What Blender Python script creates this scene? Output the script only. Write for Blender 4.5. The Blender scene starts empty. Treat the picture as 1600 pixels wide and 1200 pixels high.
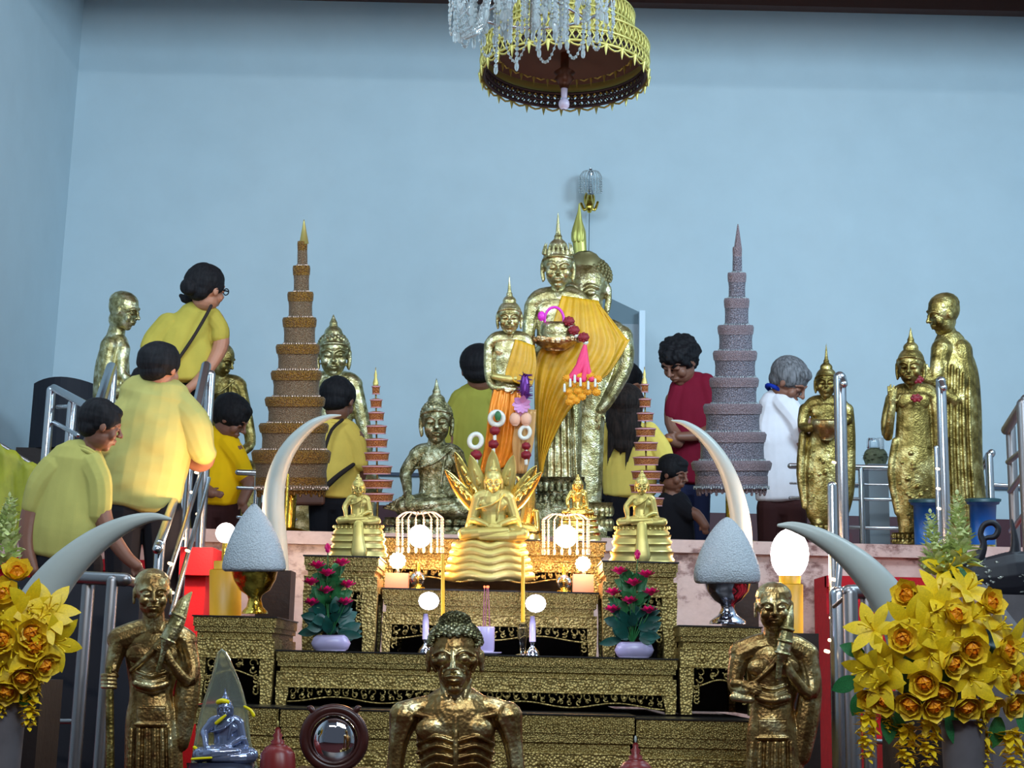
import bpy, math, random
from mathutils import Vector, Matrix, Euler, noise
random.seed(7)
PI = math.pi
col = bpy.context.scene.collection
# ------------------------------------------------------------------ camera
FPX = 2300.0; EYE = 1.45
PIT = math.atan(450/FPX); ROL = math.radians(1.3)
CAMP = Vector((0, 0, EYE))
_R0 = Vector((1, 0, 0)); _U0 = Vector((0, -math.sin(PIT), math.cos(PIT))); _F = Vector((0, math.cos(PIT), math.sin(PIT)))
_R = _R0*math.cos(ROL) + _U0*math.sin(ROL)
_U = _U0*math.cos(ROL) - _R0*math.sin(ROL)
cd = bpy.data.cameras.new('camera'); cd.sensor_width = 36; cd.lens = 36*FPX/1600; cd.clip_end = 100
cam = bpy.data.objects.new('camera', cd); col.objects.link(cam)
cam.matrix_world = Matrix(((_R.x, _U.x, -_F.x, 0), (_R.y, _U.y, -_F.y, 0), (_R.z, _U.z, -_F.z, EYE), (0, 0, 0, 1)))
bpy.context.scene.camera = cam
def P(px, py, Y):
    d = _F + _R*((px-800)/FPX) + _U*((600-py)/FPX)
    return CAMP + d*(Y/d.y)
def proj(v):
    d = Vector(v) - CAMP; k = d.dot(_F)
    return 800 + FPX*d.dot(_R)/k, 600 - FPX*d.dot(_U)/k
def S(Y): return Y/2300.0

# ------------------------------------------------------------------ materials
MATS = {}
def newmat(name):
    m = bpy.data.materials.new(name); m.use_nodes = True
    nt = m.node_tree; b = nt.nodes['Principled BSDF']
    return m, nt, b
def rgb(r, g, b):   # sRGB 0-255 to linear
    f = lambda c: ((c/255+.055)/1.055)**2.4 if c/255 > .04045 else c/255/12.92
    return (f(r), f(g), f(b), 1)
def noisecol(nt, scale, cols, detail=4, coord='Object', stretch=None, voro=False, rough=.6):
    tc = nt.nodes.new('ShaderNodeTexCoord'); src = tc.outputs[coord]
    if stretch:
        mp = nt.nodes.new('ShaderNodeMapping'); mp.inputs['Scale'].default_value = stretch
        nt.links.new(src, mp.inputs['Vector']); src = mp.outputs[0]
    if voro:
        n = nt.nodes.new('ShaderNodeTexVoronoi'); n.inputs['Scale'].default_value = scale; out = n.outputs['Distance']
    else:
        n = nt.nodes.new('ShaderNodeTexNoise'); n.inputs['Scale'].default_value = scale; n.inputs['Detail'].default_value = detail
        n.inputs['Roughness'].default_value = rough; out = n.outputs['Fac']
    nt.links.new(src, n.inputs['Vector'])
    cr = nt.nodes.new('ShaderNodeValToRGB')
    el = cr.color_ramp.elements
    el[0].position, el[0].color = cols[0]; el[1].position, el[1].color = cols[-1]
    for p, c in cols[1:-1]:
        e = el.new(p); e.color = c
    nt.links.new(out, cr.inputs['Fac'])
    return cr, out, src
def bump(nt, b, scale, strength, dist=.01, voro=False, src=None, detail=3, chain=None):
    if voro:
        n = nt.nodes.new('ShaderNodeTexVoronoi'); n.inputs['Scale'].default_value = scale; o = n.outputs['Distance']
    else:
        n = nt.nodes.new('ShaderNodeTexNoise'); n.inputs['Scale'].default_value = scale; n.inputs['Detail'].default_value = detail; o = n.outputs['Fac']
    if src is None:
        tc = nt.nodes.new('ShaderNodeTexCoord'); src = tc.outputs['Object']
    nt.links.new(src, n.inputs['Vector'])
    bm = nt.nodes.new('ShaderNodeBump'); bm.inputs['Strength'].default_value = strength; bm.inputs['Distance'].default_value = dist
    nt.links.new(o, bm.inputs['Height'])
    if chain: nt.links.new(chain.outputs[0], bm.inputs['Normal'])
    nt.links.new(bm.outputs[0], b.inputs['Normal'])
    return bm
def plain(name, c, rough=.6, metal=0, bumpv=None, var=0, vscale=8, spec=.5, sheen=0):
    m, nt, b = newmat(name)
    b.inputs['Base Color'].default_value = c; b.inputs['Roughness'].default_value = rough; b.inputs['Metallic'].default_value = metal
    b.inputs['Specular IOR Level'].default_value = spec
    if var:
        lo = tuple(x*(1-var) for x in c[:3])+(1,); hi = tuple(min(1, x*(1+var)) for x in c[:3])+(1,)
        cr, o, s = noisecol(nt, vscale, [(.3, lo), (.7, hi)]); nt.links.new(cr.outputs[0], b.inputs['Base Color'])
    if bumpv: bump(nt, b, bumpv[0], bumpv[1], bumpv[2])
    MATS[name] = m; return m
def goldleaf(name, dark, mid, hi, scale=22, rough=.32, bs=45, bst=.5, spots=None, metal=.95):
    m, nt, b = newmat(name)
    cols = [(.3, dark), (.5, mid), (.66, hi)]
    cr, o, s = noisecol(nt, scale, cols, detail=5)
    nt.links.new(cr.outputs[0], b.inputs['Base Color'])
    b.inputs['Metallic'].default_value = metal; b.inputs['Roughness'].default_value = rough
    rr = nt.nodes.new('ShaderNodeMapRange'); rr.inputs['To Min'].default_value = rough+.15; rr.inputs['To Max'].default_value = max(.12, rough-.12)
    nt.links.new(o, rr.inputs['Value']); nt.links.new(rr.outputs[0], b.inputs['Roughness'])
    b1 = bump(nt, b, bs, bst, .006, src=s)
    b2 = bump(nt, b, bs*2.3, bst*.7, .004, voro=True, src=s, chain=b1)
    MATS[name] = m; return m
def emit(name, c, st):
    m, nt, b = newmat(name)
    b.inputs['Base Color'].default_value = (0, 0, 0, 1)
    b.inputs['Emission Color'].default_value = c; b.inputs['Emission Strength'].default_value = st
    MATS[name] = m; return m
def glass(name, c, rough=.05, tr=1.0, ior=1.45):
    m, nt, b = newmat(name)
    b.inputs['Base Color'].default_value = c; b.inputs['Roughness'].default_value = rough
    b.inputs['Transmission Weight'].default_value = tr; b.inputs['IOR'].default_value = ior
    MATS[name] = m; return m

G_PALE = goldleaf('gold_leaf_pale', (.16, .12, .035, 1), (.46, .40, .19, 1), (.84, .80, .54, 1), 22, .36, 60, .45)
G_OLD = goldleaf('gold_leaf_antique', (.045, .04, .018, 1), (.23, .22, .11, 1), (.60, .60, .42, 1), 26, .42, 70, .8)
G_BROWN = goldleaf('gold_leaf_worn_brown', (.11, .045, .016, 1), (.34, .22, .08, 1), (.78, .70, .40, 1), 14, .34, 55, .32)
G_DEEP = goldleaf('gold_leaf_deep', (.06, .04, .008, 1), (.26, .19, .055, 1), (.58, .48, .20, 1), 14, .42, 50, .5)
G_SATIN = goldleaf('gold_satin', (.50, .40, .11, 1), (.58, .47, .15, 1), (.66, .56, .22, 1), 6, .42, 30, .05, metal=.7)
G_SHINY = goldleaf('gold_polished', (.62, .42, .09, 1), (.75, .53, .14, 1), (.85, .66, .25, 1), 8, .24, 30, .04)
G_PAINT = plain('gold_paint', (.50, .40, .10, 1), .45, .45, (60, .3, .003), .15)
# carved gold furniture
def carved(name, lo, hi, sc=38):
    m, nt, b = newmat(name)
    cr, o, s = noisecol(nt, sc, [(.10, hi), (.7, lo)], voro=True)
    nt.links.new(cr.outputs[0], b.inputs['Base Color'])
    b.inputs['Metallic'].default_value = .65; b.inputs['Roughness'].default_value = .42
    b1 = bump(nt, b, sc, .55, .006, voro=True, src=s)
    bump(nt, b, sc*.35, .5, .01, src=s, chain=b1)
    MATS[name] = m; return m
CARVE = carved('carved_gold_wood', (.27, .19, .055, 1), (.55, .43, .16, 1), 120)
CARVE2 = carved('carved_gold_trim', (.23, .16, .045, 1), (.50, .39, .14, 1), 190)
LACQ = plain('black_lacquer', (.006, .005, .005, 1), .35)
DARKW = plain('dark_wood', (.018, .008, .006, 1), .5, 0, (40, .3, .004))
REDW = plain('red_brown_wood', (.045, .010, .008, 1), .3, 0, None, .3, 20)
STEEL = plain('stainless_steel', (.50, .52, .56, 1), .24, 1)
STEELD = plain('brushed_steel_dull', (.30, .29, .30, 1), .38, 1)
def marble():
    m, nt, b = newmat('pink_marble')
    cr, o, s = noisecol(nt, 5, [(.38, rgb(120, 85, 80)), (.47, rgb(196, 168, 160)), (.7, rgb(216, 190, 182))], detail=9, stretch=(1, 1, 1.4), rough=.7)
    nt.links.new(cr.outputs[0], b.inputs['Base Color']); b.inputs['Roughness'].default_value = .3
    MATS['marble'] = m; return m
MARBLE = marble()
WALLM = plain('painted_wall_blue', rgb(192, 212, 222), .75, 0, (220, .06, .002), .03, 3)
CEILM = plain('painted_ceiling', rgb(150, 120, 110), .85)
TRIMM = plain('trim_brown', rgb(92, 66, 60), .6)
MAROON = plain('maroon_skirting', rgb(70, 18, 34), .5)
FLOORM = plain('floor_red_carpet', rgb(70, 10, 14), .95, 0, (300, .5, .004), .2, 40)
CARPET = plain('stair_red_carpet', rgb(172, 6, 26), .9, 0, (260, .6, .004), .15, 30)
REDCLOTH = plain('red_cloth', rgb(200, 10, 28), .8, 0, (120, .3, .003), .1, 10)
def fabric(name, c, var=.08, weave=500): return plain(name, c, .85, 0, (weave, .25, .002), var, 6, spec=.2)
SHIRT_OLIVE = fabric('shirt_yellow', rgb(182, 166, 72))
SHIRT_PALE = fabric('shirt_pale_yellow', rgb(178, 170, 100))
SHIRT_LEMON = fabric('shirt_soft_yellow', rgb(178, 172, 96))
SHIRT_DEEP = fabric('shirt_deep_yellow', rgb(240, 190, 8))
SHIRT_MUST = fabric('shirt_mustard', rgb(228, 196, 92))
SHIRT_BACK = fabric('shirt_yellow_green', rgb(160, 156, 66))
SHIRT_WOMAN = fabric('shirt_warm_yellow', rgb(232, 208, 104))
SHIRT_RED = fabric('shirt_maroon', rgb(122, 18, 44))
SHIRT_WHITE = fabric('shirt_white', rgb(220, 218, 226))
BLACKF = fabric('black_fabric', (.008, .008, .012, 1))
NAVY = fabric('navy_trousers', (.012, .016, .05, 1))
BROWNF = fabric('brown_trousers', rgb(58, 30, 30))
BLUEF = fabric('blue_collar_fabric', rgb(20, 50, 160))
SKIN = plain('skin_tan', rgb(176, 122, 96), .5, 0, (90, .1, .002), .08, 12)
SKIND = plain('skin_brown', rgb(128, 84, 66), .5, 0, (90, .1, .002), .08, 12)
def hairm(name, c, c2):
    m, nt, b = newmat(name)
    cr, o, s = noisecol(nt, 90, [(.35, c), (.7, c2)], stretch=(1, 1, .12))
    nt.links.new(cr.outputs[0], b.inputs['Base Color']); b.inputs['Roughness'].default_value = .7; b.inputs['Specular IOR Level'].default_value = .2
    bump(nt, b, 120, .5, .004, src=s); MATS[name] = m; return m
HAIRB = hairm('hair_black', (.004, .004, .006, 1), (.014, .013, .016, 1))
HAIRBR = hairm('hair_dark_brown', (.008, .006, .006, 1), (.04, .026, .022, 1))
HAIRG = hairm('hair_grey', (.05, .05, .055, 1), (.22, .22, .24, 1))
IVORY = plain('ivory_tusk', rgb(172, 180, 176), .36, 0, None, .06, 5)
def jas():
    m, nt, b = newmat('white_bud_cone')
    cr, o, s = noisecol(nt, 260, [(.1, rgb(190, 198, 204)), (.7, rgb(160, 168, 176))], voro=True)
    nt.links.new(cr.outputs[0], b.inputs['Base Color']); b.inputs['Roughness'].default_value = .7
    bump(nt, b, 160, .6, .004, voro=True, src=s); return m
JASM = jas()
def lace(name, a, bb, c, sc=90, metal=.2):
    sc *= 1.7
    m, nt, b = newmat(name)
    cr, o, s = noisecol(nt, sc, [(.08, c), (.3, bb), (.62, a)], voro=True)
    nt.links.new(cr.outputs[0], b.inputs['Base Color']); b.inputs['Roughness'].default_value = .4; b.inputs['Metallic'].default_value = metal
    bump(nt, b, sc, .8, .008, voro=True, src=s); MATS[name] = m; return m
AMBER = lace('amber_beadwork', rgb(96, 62, 14), rgb(140, 98, 24), rgb(186, 146, 66))
AMBERC = lace('clear_beadwork_on_amber', rgb(104, 82, 60), rgb(132, 108, 82), rgb(196, 184, 160), 110)
SILV = lace('silver_beadwork', rgb(92, 88, 98), rgb(128, 122, 134), rgb(196, 194, 204))
SILVT = lace('silver_bead_rim', rgb(112, 96, 102), rgb(144, 126, 132), rgb(196, 180, 184), 120)
PARA = lace('parasol_orange_cloth', rgb(140, 72, 34), rgb(186, 116, 54), rgb(226, 178, 118), 140)
PARAT = plain('parasol_pink_trim', rgb(188, 140, 150), .5, .2, (200, .5, .003))
ROBE = plain('robe_saffron_cloth', rgb(204, 154, 16), .5, 0, (60, .5, .004), .16, 9)
ROBEO = plain('robe_orange_satin', rgb(226, 132, 22), .3, .25, (30, .3, .004), .15, 8)
OLIVEC = plain('drape_olive_cloth', rgb(138, 140, 20), .6, 0, None, .25, 8)
PINK = plain('petal_magenta', rgb(214, 20, 110), .5, 0, None, .25, 60)
PINKT = plain('tassel_pink', rgb(232, 60, 116), .6)
LEAF = plain('leaf_green', rgb(36, 108, 58), .45, 0, None, .4, 30)
LEAFD = plain('leaf_dark_teal', rgb(12, 74, 66), .4, 0, None, .4, 30)
YEL = plain('petal_yellow', rgb(228, 194, 18), .5, 0, None, .15, 20)
YELO = plain('petal_golden', rgb(232, 168, 22), .5, 0, None, .2, 25)
ORNG = plain('petal_orange', rgb(238, 152, 22), .5, 0, None, .2, 30)
PALEG = plain('petal_pale_green', rgb(214, 226, 164), .55, 0, None, .2, 30)
WHITEF = plain('garland_white', rgb(222, 226, 218), .6, 0, (200, .5, .004))
MARIG = plain('marigold', rgb(226, 152, 16), .6, 0, (160, .7, .005))
DRED = plain('dark_red_rose', rgb(126, 8, 30), .6, 0, None, .3, 60)
PURP = plain('purple_foil', rgb(92, 34, 118), .3, .5)
PURPL = plain('lilac_ribbon', rgb(198, 138, 190), .5)
FLESHF = plain('peach_orchid', rgb(224, 176, 150), .6)
LILAC = plain('lilac_ceramic', rgb(168, 160, 196), .3)
CANDLE = plain('yellow_wax', rgb(206, 158, 20), .5)
YJAR = plain('yellow_plastic_drum', rgb(216, 158, 14), .4)
GBOWL = plain('gold_bowl', (.75, .52, .08, 1), .18, 1, (50, .5, .006))
SBOWL = plain('silver_bowl', (.55, .56, .66, 1), .10, 1)
SPEAK = plain('speaker_black_cloth', (.006, .008, .018, 1), .7)
BLUEB = plain('blue_plastic', rgb(10, 74, 140), .4)
BLUEBD = plain('dark_teal_plastic', rgb(8, 52, 60), .4)
PINKB = plain('pink_marble_block', rgb(190, 140, 130), .4)
GCRYS = glass('clear_crystal', (.62, .70, .72, 1), .10, .6)
GLASSM = glass('clear_glass', (.95, .97, 1, 1), .03, 1)
CRYSB = plain('blue_grey_crystal', (.20, .24, .38, 1), .07, .55)
BEADW = plain('warm_crystal_bead', (.85, .62, .52, 1), .12, .35)
MIRR = plain('convex_mirror', (.85, .85, .92, 1), .03, 1)
BRONZE = plain('canopy_underside', rgb(92, 70, 66), .7)
LACEG = plain('canopy_gold_lace', (.50, .45, .13, 1), .45, .45)
LACE_SHADE = plain('canopy_shaded_lace', (.06, .04, .05, 1), .5, .2)  # gold lace seen from inside, its backlit shade put into the colour
E_WARM = emit('bulb_warm', (1, .78, .48, 1), 14)
E_PINK = emit('bulb_pink_white', (1, .86, .84, 1), 12)
E_COOL = emit('bulb_violet_white', (.80, .80, 1, 1), 12)
E_LED = emit('led_warm', (1, .74, .45, 1), 3.5)
E_TIP = emit('incense_ember', (1, .12, .04, 1), 5)
BULBW = plain('frosted_bulb', rgb(206, 192, 214), .3)
BAG = plain('bag_brown_leather', rgb(96, 58, 44), .5)
STRAP = fabric('strap_dark', (.03, .022, .02, 1))
BROWNB = fabric('bag_tan_cloth', rgb(196, 130, 84))
ORNB = plain('black_lacquer_ornament', (.004, .004, .01, 1), .55)
SILVF = plain('silver_leaf_flake', (.30, .31, .28, 1), .35, .6)
CABM = plain('grey_cabinet', rgb(136, 150, 160), .6)
CABT = plain('cabinet_top_teal', rgb(92, 116, 128), .6)
WPOST = plain('white_post', rgb(206, 226, 240), .5)
REDJAR = plain('red_glazed_jar', rgb(120, 30, 30), .35)
GREY = plain('grey_stone', rgb(92, 88, 92), .6, 0, None, .2, 10)
OLIVEP = plain('olive_paper_flower', rgb(104, 112, 84), .6, 0, None, .4, 60)

# ------------------------------------------------------------------ mesh collector, coordinates are (right, up, toward)
def pxmap(Y):
    s = S(Y)
    return lambda v: P(v[0], -v[1], Y - v[2]*s)
def wmap(v): return Vector((v[0], -v[2], v[1]))
def cr_interp(pts, n):
    if len(pts) < 3 or n < 2: 
        if n < 2 or len(pts) < 2: return pts
        out = []
        for i in range(len(pts)-1):
            for k in range(n): out.append([a+(b-a)*k/n for a, b in zip(pts[i], pts[i+1])])
        return out+[list(pts[-1])]
    out = []
    for i in range(len(pts)-1):
        p0 = pts[max(i-1, 0)]; p1 = pts[i]; p2 = pts[i+1]; p3 = pts[min(i+2, len(pts)-1)]
        for k in range(n):
            t = k/n
            out.append([.5*(2*b+(c-a)*t+(2*a-5*b+4*c-d)*t*t+(-a+3*b-3*c+d)*t**3) for a, b, c, d in zip(p0, p1, p2, p3)])
    return out+[list(pts[-1])]
class M:
    def __init__(s, Y=None):
        s.V = []; s.F = []; s.Y = Y; s.map = pxmap(Y) if Y else wmap
        s.T = None
    def put(s, vs, fs):
        o = len(s.V)
        if s.T: vs = [s.T(v) for v in vs]
        s.V += [tuple(v) for v in vs]; s.F += [tuple(i+o for i in f) for f in fs]
    def ell(s, x, y, w, rx, ry=None, rw=None, rot=None, seg=14, rings=8):
        if s.Y: y = -y
        ry = rx if ry is None else ry; rw = rx if rw is None else rw
        c = Vector((x, y, w)); vs = []; fs = []
        for i in range(1, rings):
            a = PI*i/rings
            for j in range(seg):
                b = 2*PI*j/seg
                v = Vector((rx*math.sin(a)*math.cos(b), ry*math.cos(a), rw*math.sin(a)*math.sin(b)))
                if rot: v = rot @ v
                vs.append(c+v)
        t = Vector((0, ry, 0)); bt = Vector((0, -ry, 0))
        if rot: t = rot @ t; bt = rot @ bt
        vs += [c+t, c+bt]; T = len(vs)-2
        for i in range(rings-2):
            for j in range(seg):
                a = i*seg+j; b = i*seg+(j+1) % seg
                fs.append((a, b, b+seg, a+seg)[::-1])
        for j in range(seg):
            fs.append((T, (j+1) % seg, j)); k = (rings-2)*seg
            fs.append((T+1, k+j, k+(j+1) % seg))
        s.put(vs, fs)
    def cap(s, pts, flat=1, seg=12, n=3, round_=True, wd=None, ek=1):
        """pts (x,y,w,r); cross-section scaled by flat along the toward axis"""
        pts = [list(p) for p in pts]
        if s.Y: 
            for p in pts: p[1] = -p[1]
        pts = cr_interp(pts, n)
        W = Vector(wd) if wd else Vector((0, 0, 1))
        rings = []
        L = len(pts)
        tang = []
        for i in range(L):
            a = Vector(pts[max(i-1, 0)][:3]); b = Vector(pts[min(i+1, L-1)][:3])
            t = b-a; tang.append(t.normalized() if t.length > 1e-9 else Vector((0, 1, 0)))
        def basis(t):
            sd = t.cross(W)
            if sd.length < .15: sd = t.cross(Vector((1, 0, 0))) if abs(t.x) < .9 else t.cross(Vector((0, 1, 0)))
            sd.normalize(); up = sd.cross(t).normalized(); return sd, up
        seq = []
        if round_:
            r = max(pts[0][3], 0)
            for q in (0.03, .35, .7, .93):
                seq.append((Vector(pts[0][:3])-tang[0]*r*math.sqrt(1-q*q)*(min(1, 1)), r*q, tang[0]))
        for p, t in zip(pts, tang): seq.append((Vector(p[:3]), max(p[3], 1e-5), t))
        if round_:
            r = max(pts[-1][3], 0)
            for q in (.93, .7, .35, .03):
                seq.append((Vector(pts[-1][:3])+tang[-1]*r*ek*math.sqrt(1-q*q), r*q, tang[-1]))
        vs = []; fs = []; psd = None
        for c, r, t in seq:
            sd, up = basis(t)
            if psd is not None and sd.dot(psd) < 0: sd = -sd; up = -up
            psd = sd
            # flat scales component along W
            for j in range(seg):
                a = 2*PI*j/seg
                off = sd*math.cos(a)*r + up*math.sin(a)*r
                if flat != 1: off = off - W*(off.dot(W))*(1-flat)
                vs.append(c+off)
        K = len(seq)
        for i in range(K-1):
            for j in range(seg):
                a = i*seg+j; b = i*seg+(j+1) % seg
                fs.append((a, b, b+seg, a+seg))
        fs.append(tuple(range(seg))[::-1]); fs.append(tuple((K-1)*seg+j for j in range(seg)))
        s.put(vs, fs)
    def box(s, x0, x1, y0, y1, w0, w1, taper=0):
        if s.Y: y0, y1 = -y1, -y0
        a, b = x0, x1; t = taper
        vs = [(a, y0, w0), (b, y0, w0), (b, y0, w1), (a, y0, w1), (a+t, y1, w0+abs(t)*0), (b-t, y1, w0), (b-t, y1, w1), (a+t, y1, w1)]
        fs = [(0, 1, 2, 3), (4, 7, 6, 5), (0, 4, 5, 1), (1, 5, 6, 2), (2, 6, 7, 3), (3, 7, 4, 0)]
        s.put(vs, [f[::-1] for f in fs])
    def lathe(s, x, w, prof, seg=32, flatw=1, closed=True, x1=None):
        """prof (y, r)"""
        vs = []; fs = []
        if s.Y: prof = [(-y, r) for y, r in prof]
        n = len(prof); y0 = prof[0][0]; yn = prof[-1][0]
        for y, r in prof:
            cx = x if x1 is None else x + (x1-x)*(y-y0)/(yn-y0)
            for j in range(seg):
                a = 2*PI*j/seg; vs.append((cx+r*math.cos(a), y, w+r*flatw*math.sin(a)))
        for i in range(n-1):
            for j in range(seg):
                a = i*seg+j; b = i*seg+(j+1) % seg; fs.append((a, b, b+seg, a+seg))
        if closed:
            fs.append(tuple(range(seg))); fs.append(tuple((n-1)*seg+j for j in range(seg))[::-1])
        s.put(vs, fs)
    def torus(s, c, R, r, rot=None, seg=24, ts=8, ry=None):
        x, y, w = c
        if s.Y: y = -y
        vs = []; fs = []; ry = ry or R
        for i in range(seg):
            a = 2*PI*i/seg
            for j in range(ts):
                b = 2*PI*j/ts
                v = Vector(((R+r*math.cos(b))*math.cos(a), (ry+r*math.cos(b))*math.sin(a), r*math.sin(b)))
                if rot: v = rot @ v
                vs.append(Vector((x, y, w))+v)
        for i in range(seg):
            for j in range(ts):
                fs.append((i*ts+j, ((i+1) % seg)*ts+j, ((i+1) % seg)*ts+(j+1) % ts, i*ts+(j+1) % ts))
        s.put(vs, fs)
    def petal(s, c, d, up, L, Wd, curl=.3, cup=.15, n=5, pw=.7):
        """petal from c along d, bending toward up; all in (right, up, toward)"""
        d = Vector(d).normalized(); up = Vector(up); up = (up-d*up.dot(d)).normalized(); sd = d.cross(up)
        c = Vector(c); vs = []; fs = []
        for i in range(n+1):
            t = i/n; ww = Wd*.5*(math.sin(PI*(.06+.94*t)**pw))if t < 1 else 0
            ww = Wd*.5*math.sin(PI*min(1, (.08+.92*t))**1.0)**.8 if t < 1 else Wd*.02
            ct = c + d*L*t*(1-.25*abs(curl)*t) + up*L*curl*t*t
            for k in (-1, 0, 1): vs.append(ct + sd*ww*k + up*(cup*ww*(abs(k))))
        for i in range(n):
            for k in range(2):
                a = i*3+k; fs.append((a, a+1, a+4, a+3))
        s.put(vs, fs)
    def build(s, name, mat, parent=None, vox=None, sm=3, disp=None, loc=None, smooth=True, solid=None, auto=None):
        vs = [s.map(v) for v in s.V]
        return mk(name, vs, s.F, mat, parent, (vox*S(s.Y) if s.Y else vox) if vox else None, sm, disp, loc, smooth, solid)
WL = {}
def wloc(o): return WL.get(o.name, Vector((0, 0, 0)))
def mk(name, vs, fs, mat, parent=None, vox=None, sm=3, disp=None, loc=None, smooth=True, solid=None):
    if parent is not None: org = wloc(parent)
    elif loc is not None: org = Vector(loc)
    else:
        xs = [v[0] for v in vs]; ys = [v[1] for v in vs]; zs = [v[2] for v in vs]
        org = Vector(((min(xs)+max(xs))/2, (min(ys)+max(ys))/2, min(zs)))
    me = bpy.data.meshes.new(name)
    me.from_pydata([Vector(v)-org for v in vs], [], fs); me.validate(); me.update()
    if vox:
        tmp = bpy.data.objects.new('tmp', me); col.objects.link(tmp)
        r = tmp.modifiers.new('r', 'REMESH'); r.mode = 'VOXEL'; r.voxel_size = vox; r.adaptivity = 0
        if sm:
            q = tmp.modifiers.new('s', 'SMOOTH'); q.factor = .5; q.iterations = sm
        dg = bpy.context.evaluated_depsgraph_get(); dg.update()
        ev = tmp.evaluated_get(dg)
        me2 = bpy.data.meshes.new_from_object(ev)
        bpy.data.objects.remove(tmp); bpy.data.meshes.remove(me); me = me2; me.name = name
    if disp:
        amp, sc = disp[0], disp[1]; st = disp[2] if len(disp) > 2 else (1, 1, 1)
        nr = [v.normal.copy() for v in me.vertices]
        for v, nn in zip(me.vertices, nr):
            q = Vector((v.co.x*st[0], v.co.y*st[1], v.co.z*st[2]))*sc + org
            k = noise.noise(q)*1.5+.5*noise.noise(q*2.3)
            v.co += nn*amp*k
        me.update()
    o = bpy.data.objects.new(name, me); col.objects.link(o)
    if parent is not None: o.parent = parent; WL[o.name] = org.copy()
    else: o.location = org; WL[o.name] = org.copy()
    if mat: me.materials.clear(); me.materials.append(mat)
    if smooth: me.polygons.foreach_set('use_smooth', [True]*len(me.polygons))
    if solid:
        q = o.modifiers.new('solid', 'SOLIDIFY'); q.thickness = solid; q.offset = 0
    return o
def tag(o, label, cat, group=None, kind=None):
    if label: o['label'] = label
    if cat: o['category'] = cat
    if group: o['group'] = group
    if kind: o['kind'] = kind
    return o
def thing(name, label, cat, loc, group=None):
    o = bpy.data.objects.new(name, None); col.objects.link(o); o.location = loc; o.empty_display_size = .05
    WL[o.name] = Vector(loc); return tag(o, label, cat, group)
def struct(o): o['kind'] = 'structure'; return o
def wbox(m, x0, x1, y0, y1, z0, z1):   # world box into a world-mapped M (Y axis = -toward)
    m.box(min(x0, x1), max(x0, x1), min(z0, z1), max(z0, z1), -max(y0, y1), -min(y0, y1))
def copy_tree(o, parent=None, loc=None):
    c = o.copy(); col.objects.link(c); c.parent = parent
    if loc is not None: c.location = loc
    for ch in list(o.children): copy_tree(ch, c)
    return c
def rotm(yaw=0, nod=0, tilt=0):
    return (Matrix.Rotation(math.radians(tilt), 3, 'Z') @ Matrix.Rotation(math.radians(yaw), 3, 'Y') @ Matrix.Rotation(math.radians(nod), 3, 'X'))
class HeadT:
    """sub-space: unit = half head height; placed in pixel space"""
    def __init__(s, m, x, y, w, hh, yaw=0, nod=0, tilt=0):
        s.m = m; s.c = Vector((x, -y, w)); s.k = hh; s.R = rotm(yaw, nod, tilt)
    def pt(s, a, b, c): return s.c + s.R @ (Vector((a, b, c))*s.k)
    def ell(s, a, b, c, ra, rb, rc, seg=14, rings=8, rot=None):
        p = s.pt(a, b, c); r = s.R if rot is None else s.R @ rot
        s.m.ell(p.x, -p.y, p.z, ra*s.k, rb*s.k, rc*s.k, rot=r, seg=seg, rings=rings)
    def cap(s, pts, n=3, seg=8):
        q = []
        for a, b, c, r in pts:
            p = s.pt(a, b, c); q.append((p.x, -p.y, p.z, r*s.k))
        s.m.cap(q, n=n, seg=seg)
def face(h, ears='long', gaunt=False, lids=True, human=False):
    h.ell(0, .22, -.08, .70, .76, .80, 20, 12)
    if gaunt:
        h.ell(0, -.35, .08, .46, .55, .54); h.ell(0, -.78, .36, .22, .16, .2)
        for s_ in (-1, 1):
            h.ell(s_*.40, -.02, .42, .20, .11, .2); h.ell(s_*.28, .06, .62, .16, .13, .15)
            h.cap([(s_*.30, -.15, .62, .04), (s_*.36, -.4, .5, .04), (s_*.2, -.68, .5, .05)])
    else:
        h.ell(0, -.34, .06, .54, .58, .62, 18, 10); h.ell(0, -.74, .36, .22, .18, .22)
        for s_ in (-1, 1):
            h.ell(s_*.34, -.22, .46, .22, .24, .2); h.ell(s_*.27, .04, .62, .17, .085, .10)
    h.ell(0, -.42, .52, .30, .26, .16)
    h.cap([(0, .26, .70, .06), (0, .0, .80, .075), (0, -.17, .90, .10)], seg=10)
    for s_ in (-1, 1):
        h.ell(s_*.10, -.20, .78, .075, .06, .08)
        h.cap([(s_*.07, .17, .74, .045), (s_*.28, .28, .70, .055), (s_*.52, .16, .50, .045)])
    h.cap([(-.22, -.44, .64, .035), (-.08, -.40, .72, .055), (0, -.42, .73, .045), (.08, -.40, .72, .055), (.22, -.44, .64, .035)])
    h.cap([(-.16, -.50, .65, .035), (0, -.54, .70, .065), (.16, -.50, .65, .035)])
    for s_ in (-1, 1):
        h.ell(s_*.70, .02, -.02, .07, .24, .15)
        if ears == 'long': h.cap([(s_*.70, .1, 0, .10), (s_*.70, -.25, 0, .10), (s_*.66, -.55, .04, .09), (s_*.68, -.64, .06, .05)])
def ushnisha(h, top=1.9, knob=True, band=True):
    h.ell(0, .95, -.08, .40, .30, .40)
    if knob:
        h.cap([(0, 1.12, -.08, .26), (0, 1.3, -.08, .17), (0, 1.36, -.08, .19), (0, 1.5, -.08, .12), (0, (1.5+top)/2, -.08, .07), (0, top, -.08, .015)], seg=10)
    if band:
        pts = []
        for i in range(13):
            a = math.radians(-105 + 210*i/12)
            pts.append((math.sin(a)*.71, .12+.50*math.cos(a*.85)*.9, math.cos(a)*.80*(.92) - .06, .05))
        h.cap(pts, n=1)
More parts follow.
